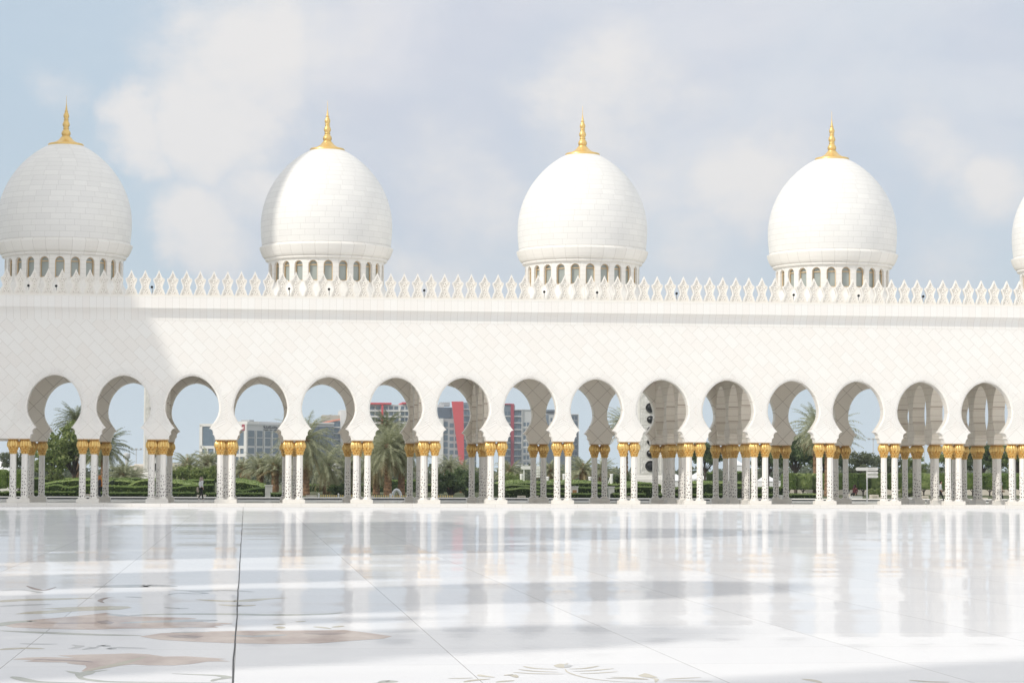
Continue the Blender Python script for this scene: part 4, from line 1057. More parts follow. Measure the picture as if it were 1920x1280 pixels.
tree(636, 920, 230, 'bu2', 'dark low shrub right of the white pavilion stem', .6, 'bush', 'bush', 'bushes among the palms', **dict(BU, mat=M_tree[1]))
tree(960, 902, 240, 'bu', 'green shrub left of the first garden bollard', .7, 'bush', 'bush', 'bushes among the palms', **BU)
tree(1165, 900, 244, 'bu2', 'dark shrub left of the foot of the right pylon', .6, 'bush', 'bush', 'bushes among the palms', **dict(BU, mat=M_tree[1]))
tree(105, 897, 246, 'bu', 'low yellow green shrub below the leafy tree on the left', .5, 'bush', 'bush', 'bushes among the palms', **BU)
tree(1645, 925, 214, 'bu', 'low rough shrub behind the pale bench blocks', .45, 'bush', 'bush', 'bushes among the palms', **BU)
tree(1700, 925, 214, 'bu', 'low rough shrub right of the pale bench blocks', .45, 'bush', 'bush', 'bushes among the palms', **BU)

# clipped hedges
def hedge(px0, px1, tops, Y, dep, label, mat=0, name='hedge', zb=0.0, rough=.035, leaf=True, group='clipped hedges in the garden', slope=0.0):
    """tops: list of (px, py) of the upper front edge; dep metres deep; slope = rise of the top to the back"""
    x0, x1 = WX(px0, Y), WX(px1, Y); cx = (x0+x1)/2
    tx = [WX(p, Y) for p, _ in tops]; tz = [W(p, q, Y)[1] for p, q in tops]
    # smooth interpolation
    def hz_(x):
        i = max(0, min(len(tx)-2, int(np.searchsorted(tx, x))-1)) if len(tx) > 1 else 0
        if len(tx) == 1: return tz[0]
        t = min(1, max(0, (x-tx[i])/max(1e-6, tx[i+1]-tx[i]))); t = t*t*(3-2*t); return tz[i]+(tz[i+1]-tz[i])*t
    n = max(4, int((x1-x0)/.22)); b = MB()
    rows = []
    j = lambda: random.uniform(-rough, rough)
    hmax = max(tz)
    for i in range(n+1):
        x = x0+(x1-x0)*i/n; h = hz_(x); e = .08
        row = []
        nz = max(2, int(h/.22))
        for q in range(nz*0+6): row.append((x+j(), Y+j(), zb+(h-e-zb)*q/6))
        row.append((x+j(), Y+.01+j(), h-e)); row.append((x+j(), Y+.1+j(), h+j()))
        m = max(2, int(dep/.5))
        for q in range(1, m+1): row.append((x+j(), Y+.1+(dep-.2)*q/m+j(), h+slope*q/m+j()))
        row.append((x+j(), Y+dep, h+slope-e)); row.append((x, Y+dep, zb))
        rows.append(row)
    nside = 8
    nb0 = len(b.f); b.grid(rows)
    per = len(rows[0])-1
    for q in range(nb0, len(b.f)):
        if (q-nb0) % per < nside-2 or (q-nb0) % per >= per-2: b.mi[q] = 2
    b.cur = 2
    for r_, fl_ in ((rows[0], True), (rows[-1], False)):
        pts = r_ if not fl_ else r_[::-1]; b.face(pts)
    if leaf:
        b.cur = 1
        area = (x1-x0)*(hmax+dep); N = int(min(5200, area*26))
        for _ in range(N):
            x = random.uniform(x0, x1); h = hz_(x)
            if random.random() < .22: p = Vector((x, Y-.02+random.uniform(-.05, .03), random.uniform(zb+.02, h)))
            else:
                q = random.random(); p = Vector((x, Y+.05+q*(dep-.1), h+slope*q+random.uniform(-.02, .05)))
            t = Vector((random.gauss(0, 1), random.gauss(0, 1), random.gauss(0, 1))).normalized(); u = t.orthogonal().normalized()
            s = random.uniform(.05, .10)
            b.face([p-t*s, p+u*s*.6, p+t*s, p-u*s*.6])
    r = b.build(name, [M_leafd[mat], M_hleaf, M_hedgeshade], None, True)
    # origin at the base of the hedge
    me = r.data; me.transform(Matrix.Translation((-cx, -Y, 0))); r.location = (cx, Y, 0)
    return tag(r, label, 'hedge', group)
def flat(a, c, y): return [(a, y), (c, y)]
hedge(-12, 141, flat(-12, 141, 921.5), 192, 1.6, 'low front hedge at the left edge, running to the second column pair')
hedge(168, 366, flat(168, 366, 923), 192, 1.6, 'low front hedge left of the striding person')
hedge(386, 494, flat(386, 494, 924), 192, 1.6, 'low front hedge right of the striding person')
hedge(508, 536, flat(508, 536, 924), 192, 1.6, 'short low hedge right of the pale stone pedestal')
hedge(996, 1140, flat(996, 1140, 925), 192, 1.6, 'low front hedge in the middle, beside the orange fronted pedestal')
hedge(1150, 1212, flat(1150, 1212, 925), 192, 1.6, 'low front hedge left of the marble pylon')
hedge(1226, 1372, flat(1226, 1372, 926), 192, 1.6, 'low front hedge right of the marble pylon')
hedge(1395, 1462, flat(1395, 1462, 926.5), 192, 1.6, 'low front hedge behind the twelfth column pair')
hedge(1472, 1534, flat(1472, 1534, 925.5), 193, 1.6, 'low front hedge under the clipped box trees on the right', 1)
hedge(948, 1012, [(948, 917), (985, 914), (1012, 918)], 198, 2, 'bright green hedge block behind the low pale stone block', 1)
hedge(940, 1012, [(940, 912), (960, 908), (1012, 911)], 208, 2.4, 'wavy hedge left of the double inner columns', 1)
hedge(78, 178, [(78, 912), (105, 908), (130, 913), (155, 909), (178, 909)], 206, 2.2, 'second row wavy hedge seen through the leftmost arch')
hedge(200, 292, [(200, 910), (232, 911), (250, 912), (292, 910)], 206, 2.2, 'second row hedge left of the third column pair')
hedge(318, 400, [(318, 915), (335, 913), (345, 910), (365, 909), (400, 908)], 206, 2.2, 'second row wavy hedge behind the striding person')
hedge(430, 502, [(430, 916), (455, 919), (480, 915), (502, 913)], 206, 2.2, 'second row wavy hedge left of the pale stone pedestal')
hedge(1010, 1068, [(1010, 913), (1040, 915), (1068, 916)], 204, 2.2, 'second row hedge left of the orange fronted pedestal')
hedge(1084, 1142, [(1084, 913), (1110, 914), (1142, 914)], 204, 2.2, 'second row hedge between the two small pedestals')
hedge(1152, 1232, [(1152, 915), (1180, 912), (1190, 911), (1232, 912)], 204, 2.2, 'second row hedge in front of the marble pylon foot', 1)
hedge(1262, 1345, [(1262, 915), (1300, 912), (1330, 905), (1345, 912)], 206, 2.2, 'second row hedge in front of the white tents', 1)
hedge(1365, 1480, [(1365, 913), (1400, 914), (1480, 913)], 206, 2.2, 'second row hedge behind the twelfth column pair')
MG = 'smooth topiary mounds of the garden'
hedge(82, 205, [(82, 906), (110, 902), (140, 899), (170, 899), (205, 902)], 218, 9, 'broad smooth topiary mound in the leftmost arch', 1, 'topiary_mound', group=MG, slope=.12)
hedge(196, 262, [(196, 903), (225, 900), (262, 905)], 226, 8, 'flat topiary mound below the low palms on the left', 1, 'topiary_mound', group=MG, slope=.08)
hedge(240, 300, [(240, 909), (262, 901), (280, 899), (300, 899)], 214, 9, 'rounded topiary mound in front of the left pylon', 1, 'topiary_mound', group=MG, slope=.1)
hedge(314, 376, [(314, 903), (332, 904), (352, 907), (376, 912)], 214, 9, 'sloping topiary mound right of the third column pair', 1, 'topiary_mound', group=MG, slope=.22)
hedge(352, 402, flat(352, 402, 899), 230, 5, 'dark squared hedge block behind the striding person', 0, 'topiary_mound', group=MG)
hedge(425, 500, [(425, 902), (452, 902.5), (478, 907), (500, 914)], 214, 9, 'sloping topiary mound left of the pale stone pedestal', 1, 'topiary_mound', group=MG, slope=.28)
hedge(942, 1015, [(942, 910), (965, 906), (985, 904), (1015, 906)], 218, 9, 'rounded topiary mound below the white signboard', 1, 'topiary_mound', group=MG, slope=.22)
hedge(1015, 1075, [(1015, 907), (1040, 907), (1075, 905)], 216, 9, 'flat topiary mound between the middle column pairs', 1, 'topiary_mound', group=MG, slope=.2)
hedge(1060, 1160, [(1060, 908), (1085, 904), (1105, 904), (1130, 906), (1160, 908)], 220, 9, 'long topiary mound under the fan shaped palm', 1, 'topiary_mound', group=MG, slope=.2)
hedge(1185, 1240, [(1185, 910), (1195, 905), (1215, 905), (1240, 909)], 224, 9, 'topiary mound against the foot of the marble pylon', 0, 'topiary_mound', group=MG, slope=.1)
hedge(1300, 1420, [(1300, 905), (1340, 904), (1420, 905)], 226, 8, 'flat lawn like mound below the white tents', 1, 'topiary_mound', group=MG, slope=.1)
hedge(940, 978, flat(940, 978, 899), 240, 4, 'dark squared hedge behind the left garden bollards', 0)
hedge(1020, 1052, flat(1020, 1052, 899), 240, 4, 'dark squared hedge behind the middle garden bollards', 0)
hedge(1056, 1190, flat(1056, 1190, 904), 246, 3, 'thin far hedge line behind the fan shaped palm', 0)
hedge(60, 262, flat(60, 262, 896), 248, 3, 'thin far hedge line below the leafy tree on the left', 1)
hedge(318, 365, flat(318, 365, 900), 246, 3, 'thin far hedge line under the low palms', 1)
hedge(1328, 1340, flat(1328, 1340, 886), 240, 1.2, 'narrow upright hedge post right of the white tents', 0)
hedge(1380, 1412, flat(1380, 1412, 884), 246, 2, 'tall hedge piece below the tall white tent', 0)
hedge(556, 690, flat(556, 690, 908), 268, 3, 'tall dark hedge behind the white flared pavilion', 0)
hedge(692, 790, flat(692, 790, 900), 266, 3, 'tall dark hedge behind the trunks of the palm clump', 0)
hedge(800, 900, flat(800, 900, 908), 268, 3, 'tall dark hedge behind the street lamp under the red tower', 0)
hedge(876, 890, flat(876, 890, 917), 210, 2, 'small square bright hedge left of the eighth column pair', 1)

# clipped box trees: crown on bare trunks
def box_tree(px0, px1, yt, yb, Y, label, mat=0):
    x0, x1 = WX(px0, Y), WX(px1, Y); zt = W(px0, yt, Y)[1]; zb_ = W(px0, yb, Y)[1]
    r = empty('clipped_tree', ((x0+x1)/2, Y+.8, 0), label, 'clipped tree', 'clipped box trees on bare trunks')
    b = MB(); nx, nz = max(3, int((x1-x0)/.25)), 8
    def J(p, a=.05): return (p[0]+random.uniform(-a, a), p[1]+random.uniform(-a, a), p[2]+random.uniform(-a, a))
    loop = lambda z, e: [(x0+e+(x1-x0-2*e)*i/nx, Y+e, z) for i in range(nx+1)] + [(x1-e, Y+e+(1.6-2*e)*i/3, z) for i in range(1, 4)] + [(x1-e-(x1-x0-2*e)*i/nx, Y+1.6-e, z) for i in range(1, nx+1)] + [(x0+e, Y+1.6-e-(1.6-2*e)*i/3, z) for i in range(1, 3)]
    rows = [[J(p) for p in loop(zb_+(zt-zb_)*i/nz, .12 if i in (0, nz) else 0)] for i in range(nz+1)]
    b.grid(rows, True); b.face(rows[-1]); b.face(rows[0][::-1])
    b.cur = 1
    for _ in range(int((x1-x0)*(zt-zb_)*110)):
        p = Vector((random.uniform(x0, x1), Y+random.uniform(-.06, .05), random.uniform(zb_-.03, zt+.05)))
        t = Vector((random.gauss(0, 1), random.gauss(0, 1), random.gauss(0, 1))).normalized(); u = t.orthogonal().normalized(); s = random.uniform(.05, .11)
        b.face([p-t*s, p+u*s*.6, p+t*s, p-u*s*.6])
    b.build('crown', [M_leafd[mat], M_hleaf], r, True)
    b = MB(); c = (x0+x1)/2
    b.tube([(c, Y+.8, -.02), (c, Y+.8, zb_*.6), (c+.05, Y+.8, zb_+.15)], [.08, .065, .07], 7)
    for s in (-1, 1): b.tube([(c, Y+.8, zb_*.55), (c+s*(x1-x0)*.2, Y+.8, zb_+.1)], [.04, .04], 5)
    b.build('trunk', M_bark2, r)
edges = [(-26, 14, 'leftmost clipped box tree, cut by the picture edge'), (15, 54, 'clipped box tree just left of the leftmost column pair')]
for a, c, lb in edges: box_tree(a, c, 880, 915, 232, lb)
names = ['dark clipped box tree left of the bright one under the dense dark tree', 'bright clipped box tree under the dense dark tree', 'clipped box tree left of the thirteenth column pair', 'clipped box tree behind the thirteenth column pair', 'clipped box tree right of the thirteenth column pair', 'clipped box tree just left of the white signpost', 'clipped box tree just right of the white signpost', 'clipped box tree behind the fourteenth column pair', 'clipped box tree left of the inner columns in the second last bay', 'clipped box tree between the inner columns in the second last bay', 'clipped box tree left of the person in a pale shirt', 'clipped box tree behind the fifteenth column pair', 'clipped box tree left of the inner columns in the last bay', 'clipped box tree between the inner columns in the last bay', 'rightmost clipped box tree, behind the last column pair']
xs_ = [1470, 1494, 1524, 1552, 1580, 1608, 1636, 1664, 1692, 1722, 1750, 1780, 1812, 1844, 1876, 1925]
for i in range(15): box_tree(xs_[i]+.6, xs_[i+1]-.6, 887, 917, 236+((i*7) % 3)*.35, names[i], 1 if i in (1, 2, 6, 9) else 0)

# ------------------------------------------------------------------ garden furniture
def block(px0, px1, yt, Y, label, mat, name='stone_block', cat='stone block', dep=.6, panel=None, cap=False, group=None, z0=0.0):
    x0, x1 = WX(px0, Y), WX(px1, Y); zt = W(px0, yt, Y)[1]
    r = empty(name, ((x0+x1)/2, Y+dep/2, 0), label, cat, group)
    b = MB(); b.bev(x0, x1, Y, Y+dep, z0, zt, .02); b.build('base', mat, r)
    if panel is not None:
        b = MB(); b.box(x0+(x1-x0)*.2, x1-(x1-x0)*.2, Y-.012, Y-.002, z0+(zt-z0)*.25, z0+(zt-z0)*.78); b.build('front_panel', panel, r)
    if cap:
        b = MB(); b.bev(x0-.06, x1+.06, Y-.06, Y+dep+.06, zt+.002, zt+.08, .015); b.build('capstone', M_trim, r)
    return r
SB = 'low pale stone seats of the garden'
block(369.5, 387, 927, 190.5, 'low cream stone block behind the striding person', M_cream, panel=M_trim, group=SB)
block(160, 170, 926, 190.5, 'low cream stone block behind the person in the orange headscarf', M_cream, panel=M_trim, group=SB)
block(574, 594.5, 928, 191, 'low cream stone block right of the thick palm trunk', M_cream, panel=M_trim, group=SB)
block(692, 701, 929, 191, 'low cream stone block right of the sixth column pair', M_cream, group=SB)
block(971.5, 986, 929, 190.5, 'low cream stone block with a sunken panel left of the double inner columns', M_cream, panel=M_tan, group=SB)
block(1004, 1010, 929, 190.5, 'small stone block between the double inner columns', M_cream, group=SB)
block(1176, 1183, 930, 190.5, 'small pinkish stone block right of the tenth column pair', M_cream, group=SB)
block(1462, 1470, 928, 191, 'white stone block between the inner columns under the dark tree', M_trim, group=SB)
block(1591, 1600, 925.5, 203, 'tall cream seat block beside the seated person', M_cream, panel=M_trim, group=SB)
block(1597, 1617, 930, 198, 'grey stone bench in front of the seated person', M_lgrey, 'stone_bench', 'bench', group=SB)
block(1633, 1647.5, 927, 200, 'cream stone block with a sunken panel right of the signpost', M_cream, panel=M_tan, group=SB)
block(1648, 1654, 932, 200, 'small cream block right of the panelled block by the signpost', M_cream, group=SB)
block(1701, 1712, 932, 198, 'grey low stone block left of the inner columns in the second last bay', M_lgrey, group=SB)
block(1727, 1741, 929.5, 198, 'cream stone block with a sunken panel between inner columns in the second last bay', M_cream, panel=M_tan, group=SB)
block(1841, 1852, 932.5, 198, 'small stone block with a sunken panel between inner columns in the last bay', M_cream, panel=M_tan, group=SB)
block(497.5, 511, 911, 201, 'pale tall stone pedestal between two low hedges', M_trim, 'pedestal', 'pedestal', cap=True)
block(1071, 1084, 913, 200, 'small pale pedestal with an orange front panel', M_trim, 'pedestal', 'pedestal', panel=noisy('orange_panel', (.50, .25, .10), (.60, .32, .14), 3), cap=True)
block(1142, 1152, 913.5, 200, 'small white pedestal with dark inlaid spots', M_shaft, 'pedestal', 'pedestal', cap=True)
# dark inlay spots for that pedestal come from its own front panel
# low garden wall behind the box trees
X_a, X_b = WX(1440, 250), WX(1960, 250); zt = W(1600, 914, 250)[1]
b = MB(); b.bev(X_a, X_b, 250, 250.4, 0, zt, .02); o = b.build('garden_wall', M_cream); tag(o, 'long low cream wall seen under the clipped box trees', 'wall')
X_a, X_b = WX(-60, 250), WX(60, 250)
b = MB(); b.bev(X_a, X_b, 250, 250.4, 0, zt, .02); o = b.build('garden_wall', M_trim); tag(o, 'short pale wall under the clipped box trees at the left edge', 'wall')

# wayfinding signposts: white pole, rounded arm boards
def rounded(b, x0, x1, z0, z1, y0, y1, left=True, right=True):
    r = (z1-z0)/2; zc_ = (z0+z1)/2; pts = []
    if right: pts += [(x1-r+r*math.cos(t), zc_+r*math.sin(t)) for t in np.linspace(-math.pi/2, math.pi/2, 9)]
    else: pts += [(x1, z0), (x1, z1)]
    if left: pts += [(x0+r+r*math.cos(t), zc_+r*math.sin(t)) for t in np.linspace(math.pi/2, 3*math.pi/2, 9)]
    else: pts += [(x0, z1), (x0, z0)]
    b.prism(pts, y0, y1)
def sign(pxp, boards, ytop, Y, label, z0, half=None):
    X = WX(pxp, Y); r = empty('signpost', (X, Y, z0), label, 'signpost')
    b = MB(); zt = W(pxp, ytop, Y)[1]; b.lathe([(.055, z0), (.05, zt)], (X, Y, 0), 14, True); b.build('pole', M_white, r, True)
    for (a, c, y0, y1, le, ri) in boards:
        b = MB(); z1 = W(pxp, y0, Y)[1]; zz = W(pxp, y1, Y)[1]
        rounded(b, WX(a, Y), WX(c, Y), zz, z1, Y-.10, Y-.06, le, ri); sb = b.build('sign_board', M_white, r)
        b = MB(); dx = WX(c, Y)-WX(a, Y); h_ = z1-zz
        for q in range(2): b.box(WX(a, Y)+dx*.55, WX(a, Y)+dx*(.86-.1*q), Y-.108, Y-.102, zz+h_*(.58-.28*q), zz+h_*(.66-.28*q))
        b.build('lettering', M_lgrey, sb)
sign(1625.6, [(1604, 1646, 876, 882, True, True), (1626.4, 1646, 883.4, 888.6, False, True), (1626.4, 1646, 890, 895.4, False, True)], 875.5, 181.5, 'white signpost with one long arm and two shorter arms below it', .08)
sign(982.5, [(976, 1012.5, 873, 879.5, True, False), (1004, 1012.5, 880.5, 885, False, False), (1004, 1012.5, 886, 890, False, False), (1004, 1012.5, 891, 894.5, False, False)], 874, 222, 'white signpost with a long rounded board partly hidden by inner columns', 0)

# garden bollard lights
bl = [(947, 893, 899, 240, 'short white garden bollard left of the rounded signboard'), (977.6, 888, 905, 226, 'tall white garden bollard under the rounded signboard'), (1027, 893, 898.5, 240, 'short white bollard beside the dark squared hedge'), (1057.5, 888, 902, 230, 'white bollard half hidden by the ninth column pair'), (1106, 893, 900, 236, 'short white bollard at the foot of the fan shaped palm'), (1146.5, 888, 910, 222, 'tall white bollard with a slanting stay')]
for px, y0, y1, Y, lb in bl:
    X = WX(px, Y); z1, z0 = W(px, y0, Y)[1], W(px, y1, Y)[1]-.6; r = empty('bollard_light', (X, Y, 0), lb, 'bollard light', 'white bollard lights in the garden')
    b = MB(); b.lathe([(.14, 0), (.14, z1-.16)], (X, Y, 0), 14, True); b.build('post', M_white, r, True)
    b = MB(); b.lathe([(.155, z1-.158), (.155, z1-.02), (.12, z1)], (X, Y, 0), 14, True); b.build('cap', M_white, r, True)
    if px > 1140: b = MB(); b.tube([(X-.62, Y, .0), (X-.12, Y, z1*.85)], .05, 6); b.build('stay', M_white, r)

# low gilded barrier in front of the palm clump
def barrier(px0, px1, Y, n, label):
    x0, x1 = WX(px0, Y), WX(px1, Y); r = empty('low_barrier', ((x0+x1)/2, Y, 0), label, 'low fence')
    b = MB(); b.box(x0, x1, Y, Y+.03, .05, .09); b.build('rail', M_dark, r)
    for i in range(n):
        x = x0+(x1-x0)*i/(n-1); b = MB(); wt = i % 9 == 0
        b.lathe([(.038 if not wt else .07, 0), (.038 if not wt else .07, .26 if not wt else .42), (.055, .28 if not wt else .44), (.02, .34 if not wt else .50)], (x, Y+.02, 0), 8, True)
        b.build('post', M_white if wt else M_gold2, r)
barrier(598, 672, 198, 19, 'low row of gilded posts in front of the white pavilion')
barrier(694, 770, 198, 19, 'low row of gilded posts in front of the palm clump')
barrier(818, 848, 198, 8, 'low row of gilded posts right of the seventh column pair')

# white flared pavilion and arch ornament
Y = 256; X = WX(619, Y)
r = empty('pavilion', (X, Y, 0), 'white flared stem pavilion with a round cap among the palms', 'pavilion')
zz = lambda y: W(619, y, Y)[1]
b = MB(); b.lathe([(.55, -.05), (.50, .3), (.42, zz(920)), (.42, zz(908)), (.62, zz(902)), (1.1, zz(897)), (1.7, zz(893.5)), (1.9, zz(892))], (X, Y, 0), 28); b.build('stem', M_white, r, True)
Xc = WX(632, Y); b = MB(); rr = .62
b.lathe([(.50, zz(893)), (.58, zz(888)), (.62, zz(880)), (.56, zz(874)), (.36, zz(869)), (.02, zz(866.5))], (Xc, Y+.3, 0), 24); b.build('cap', M_white, r, True)
Y = 205; X = WX(744, Y); r = empty('arch_ornament', (X, Y, 0), 'small rough white arch ornament at the foot of the palm clump', 'ornament')
b = MB(); pts = [(X+.36*math.cos(t), Y, .04+.68*math.sin(t)) for t in np.linspace(0, math.pi, 15)]
b.tube(pts, [.12+.02*(i % 2) for i in range(15)], 8); b.build('arch', noisy('rough_white', (.60, .62, .65), (.82, .83, .85), 9, .6, 0, .3, 1, 14), r, False)
b = MB(); b.box(X-.6, X+.6, Y-.15, Y+.15, 0, .06); b.build('base', M_cream, r)

# street lamps and masts
def lamp(px, yt, Y, label, kind, r_=.06):
    X = WX(px, Y); zt = W(px, yt, Y)[1]; r = empty('lamp_post', (X, Y, 0), label, 'lamp post')
    b = MB(); b.tube([(X, Y, -.3), (X, Y, zt*.5), (X, Y, zt)], [r_*1.3, r_, r_*.75], 8); b.build('pole', M_lgrey, r)
    b = MB()
    if kind == 'T':
        b.box(X-1.2, X+1.2, Y-.06, Y+.06, zt, zt+.1)
        for s in (-1, 0, 1): b.box(X+s*1.0-.25, X+s*1.0+.25, Y-.25, Y+.2, zt+.1, zt+.35)
    elif kind == 'arm':
        b.tube([(X, Y, zt-.05), (X-.6, Y, zt+.15), (X-1.1, Y, zt+.35)], .04, 6); b.bev(X-1.75, X-1.0, Y-.15, Y+.15, zt+.33, zt+.45, .03)
    else:
        b.lathe([(.05, zt), (.16, zt+.05), (.18, zt+.22), (.06, zt+.30)], (X, Y, 0), 10, True)
    b.build('lamp_head', M_dark if kind == 'ball' else M_lgrey, r)
lamp(868.5, 866, 300, 'street lamp with a curved arm under the red tower', 'arm')
lamp(843, 872, 262, 'thin pale pole in front of the shrub under the red tower', 'none', .05)
lamp(347, 878, 262, 'short lamp post with a dark head among the low palms', 'ball', .09)
lamp(255, 843, 520, 'distant floodlight mast between water tower and left pylon', 'T', .08)
lamp(1637.5, 824, 520, 'distant floodlight mast above the white signpost', 'T', .10)
lamp(1733, 806, 520, 'distant tall floodlight mast between inner columns in the second last bay', 'T', .10)
Y = 700; X = WX(237.5, Y); zz = lambda y: W(237.5, y, Y)[1]
r = empty('water_tower', (X, Y, 0), 'small distant pale water tower left of the left pylon', 'water tower')
b = MB(); b.lathe([(.45, -1), (.45, zz(860))], (X, Y, 0), 14, True); b.build('shaft', M_lgrey, r, True)
b = MB(); b.lathe([(.5, zz(860.5)), (.95, zz(858.5)), (1.0, zz(851)), (.9, zz(849.5)), (.1, zz(848.5))], (X, Y, 0), 18, True); b.build('tank', M_lgrey, r, True)

# marble light pylons with stacked black round lamps
def pylon(pxl, pxr, ybase, ytop, Y, label, lampy, rot=0):
    x0, x1 = WX(pxl, Y), WX(pxr, Y); wd = x1-x0; cx = (x0+x1)/2; zb = W(pxl, ybase, Y)[1]
    r = empty('light_pylon', (cx, Y+wd/2, 0), label, 'light pylon', 'marble light pylons')
    H = ytop
    b = MB(); b.bev(x0-.22, x1+.22, Y-.22, Y+wd+.22, -.2, zb, .03); b.bev(x0-.1, x1+.1, Y-.1, Y+wd+.1, zb+.002, zb+.25, .05); b.build('base', M_trim, r)
    b = MB(); b.bev(x0, x1, Y, Y+wd, zb+.252, H, .04); b.bev(x0-.15, x1+.15, Y-.15, Y+wd+.15, H+.002, H+.4, .05); b.build('shaft', M_trim, r)
    # raised border and interlaced ribs of the carved panel
    b = MB()
    b.box(x0+.18, x1-.18, Y-.012, Y-.003, zb+.6, H-.4); b.build('carved_panel', M_panel, r)
    b = MB()
    for xx in (x0+.17, x1-.23): b.box(xx, xx+.06, Y-.045, Y-.013, zb+.55, H-.35)
    z = zb+.55
    while z < H-.4:
        b.box(x0+.235, x1-.235, Y-.045, Y-.013, z, z+.05); z += 1.7
    for s in (0, 1):
        xx = x0+.42 if s == 0 else x1-.46
        z = zb+.8; t = 0
        while z < H-.8:
            dx = .12 if t % 2 else 0
            b.box(xx+dx*(1 if s == 0 else -1), xx+.035+dx*(1 if s == 0 else -1), Y-.04, Y-.013, z, z+.42); b.box(xx-.0+(0 if s == 0 else -.12), xx+.155+(0 if s == 0 else -.12), Y-.038, Y-.014, z+.42, z+.455); z += .42; t += 1
    b.build('border', M_trim, r)
    for q, (ly, rr) in enumerate(lampy):
        z = W(pxl, ly, Y)[1]; b = MB(); n = 24
        rows = []
        for (rad, yy) in ((1, 0), (1, -.14), (.92, -.20), (.7, -.14), (.35, -.24), (.02, -.26)):
            rows.append([(cx+rr*rad*(1+(.05 if j % 2 else 0)*(1 if rad > .8 else 0))*math.cos(2*math.pi*j/n), Y-.047+yy, z+rr*rad*math.sin(2*math.pi*j/n)) for j in range(n)])
        b.grid(rows, True); b.build('round_lamp', M_black, r, False)
LY = [(764, .52), (786, .40), (805, .34), (828, .36), (850, .42), (873, .56)]
pylon(1196, 1243, 897, 15.5, 250, 'white carved marble pylon with stacked black round lamps behind the tenth arch', LY)
pylon(268.5, 306, 890, 16.5, 312, 'white carved marble pylon mostly hidden behind the third column pair', [(y+2, rr) for y, rr in LY])

# tents and low distant buildings
def tent(px0, px1, ytop, yeave, Y, label, ridge=.5, dep=8):
    x0, x1 = WX(px0, Y), WX(px1, Y); zt, ze = W(px0, ytop, Y)[1], W(px0, yeave, Y)[1]
    r = empty('tent', ((x0+x1)/2, Y+dep/2, 0), label, 'tent', 'white tents beyond the garden')
    b = MB(); b.box(x0+.1, x1-.1, Y+.1, Y+dep-.1, -.3, ze); b.build('tent_wall', M_tent, r)
    xr_ = x0+(x1-x0)*ridge; b = MB(); ym = Y+dep/2
    n = 8
    rows = []
    for i in range(n+1):
        t = i/n; rows.append([(x0+(xr_-x0)*t, Y+(ym-Y)*t, ze+(zt-ze)*t**1.4), (x1+(xr_-x1)*t, Y+(ym-Y)*t, ze+(zt-ze)*t**1.4), (x1+(xr_-x1)*t, Y+dep+(ym-Y-dep)*t, ze+(zt-ze)*t**1.4), (x0+(xr_-x0)*t, Y+dep+(ym-Y-dep)*t, ze+(zt-ze)*t**1.4)])
    b.grid(rows, True); b.build('tent_roof', M_tent, r)
tent(-30, 22, 855, 884, 300, 'white domed tent at the left edge', .5, 12)
tent(1262, 1302, 888, 901, 290, 'white peaked tent just right of the right pylon', .4)
tent(1300, 1334, 884, 898, 300, 'white peaked tent under the dark tree right of the pylon', .55)
tent(1376, 1402, 852, 872, 330, 'tall white tent seen between inner columns', .2)
tent(1400, 1420, 874, 892, 320, 'smaller white tent right of the tall white tent', .5)
tent(1440, 1466, 888, 902, 300, 'white tent under the dense dark tree', .3)
def building(name, label, parts, Y, dep, cat='building'):
    """parts: (part name, px0, px1, ytop, ybottom or None, material, dy) boxes; windows: ('window', ...)"""
    allx = [WX(p[1], Y) for p in parts]+[WX(p[2], Y) for p in parts]
    r = empty(name, ((min(allx)+max(allx))/2, Y+dep/2, 0), label, cat)
    for p in parts:
        nme, a, c, yt, yb, mat, dy = p[:7]; d = p[7] if len(p) > 7 else (dep if dy >= 0 and nme in ('wall', 'tower', 'wing', 'podium') else .5)
        z1 = W(a, yt, Y)[1]; z0 = W(a, yb, Y)[1] if yb is not None else -.4
        b = MB(); b.bev(WX(a, Y), WX(c, Y), Y+dy, Y+dy+d, z0, z1, min(.05, (z1-z0)*.2)); b.build(nme, mat, r)
    return r
def wins(x0, x1, nx, y0, y1, ny, fx=.6, fy=.6, mat=M_glassb, dy=-.1, d=.09, nme='window'):
    out_ = []; sx, sy_ = (x1-x0)/nx, (y1-y0)/ny
    for i in range(nx):
        for j in range(ny):
            out_.append((nme, x0+sx*(i+.5-fx/2), x0+sx*(i+.5+fx/2), y0+sy_*(j+.5-fy/2), y0+sy_*(j+.5+fy/2), mat, dy, d))
    return out_
building('low_building', 'low cream building left of the left marble pylon', [('wall', 243, 276, 872, None, M_cream, 0, 12), ('roof', 251, 274, 869.5, 872.3, M_cream, 1, 8)], 420, 14)
building('low_building', 'low cream building right of the left marble pylon', [('wall', 318, 347, 868, None, M_cream, 0, 12)]+wins(326, 346, 3, 870, 874, 1), 420, 14)
building('low_building', 'low white building far beyond the hedge in the second last bay', [('wall', 1722, 1748, 877, None, M_white, 0, 12)]+wins(1724, 1746, 4, 878, 882, 1), 600, 14)
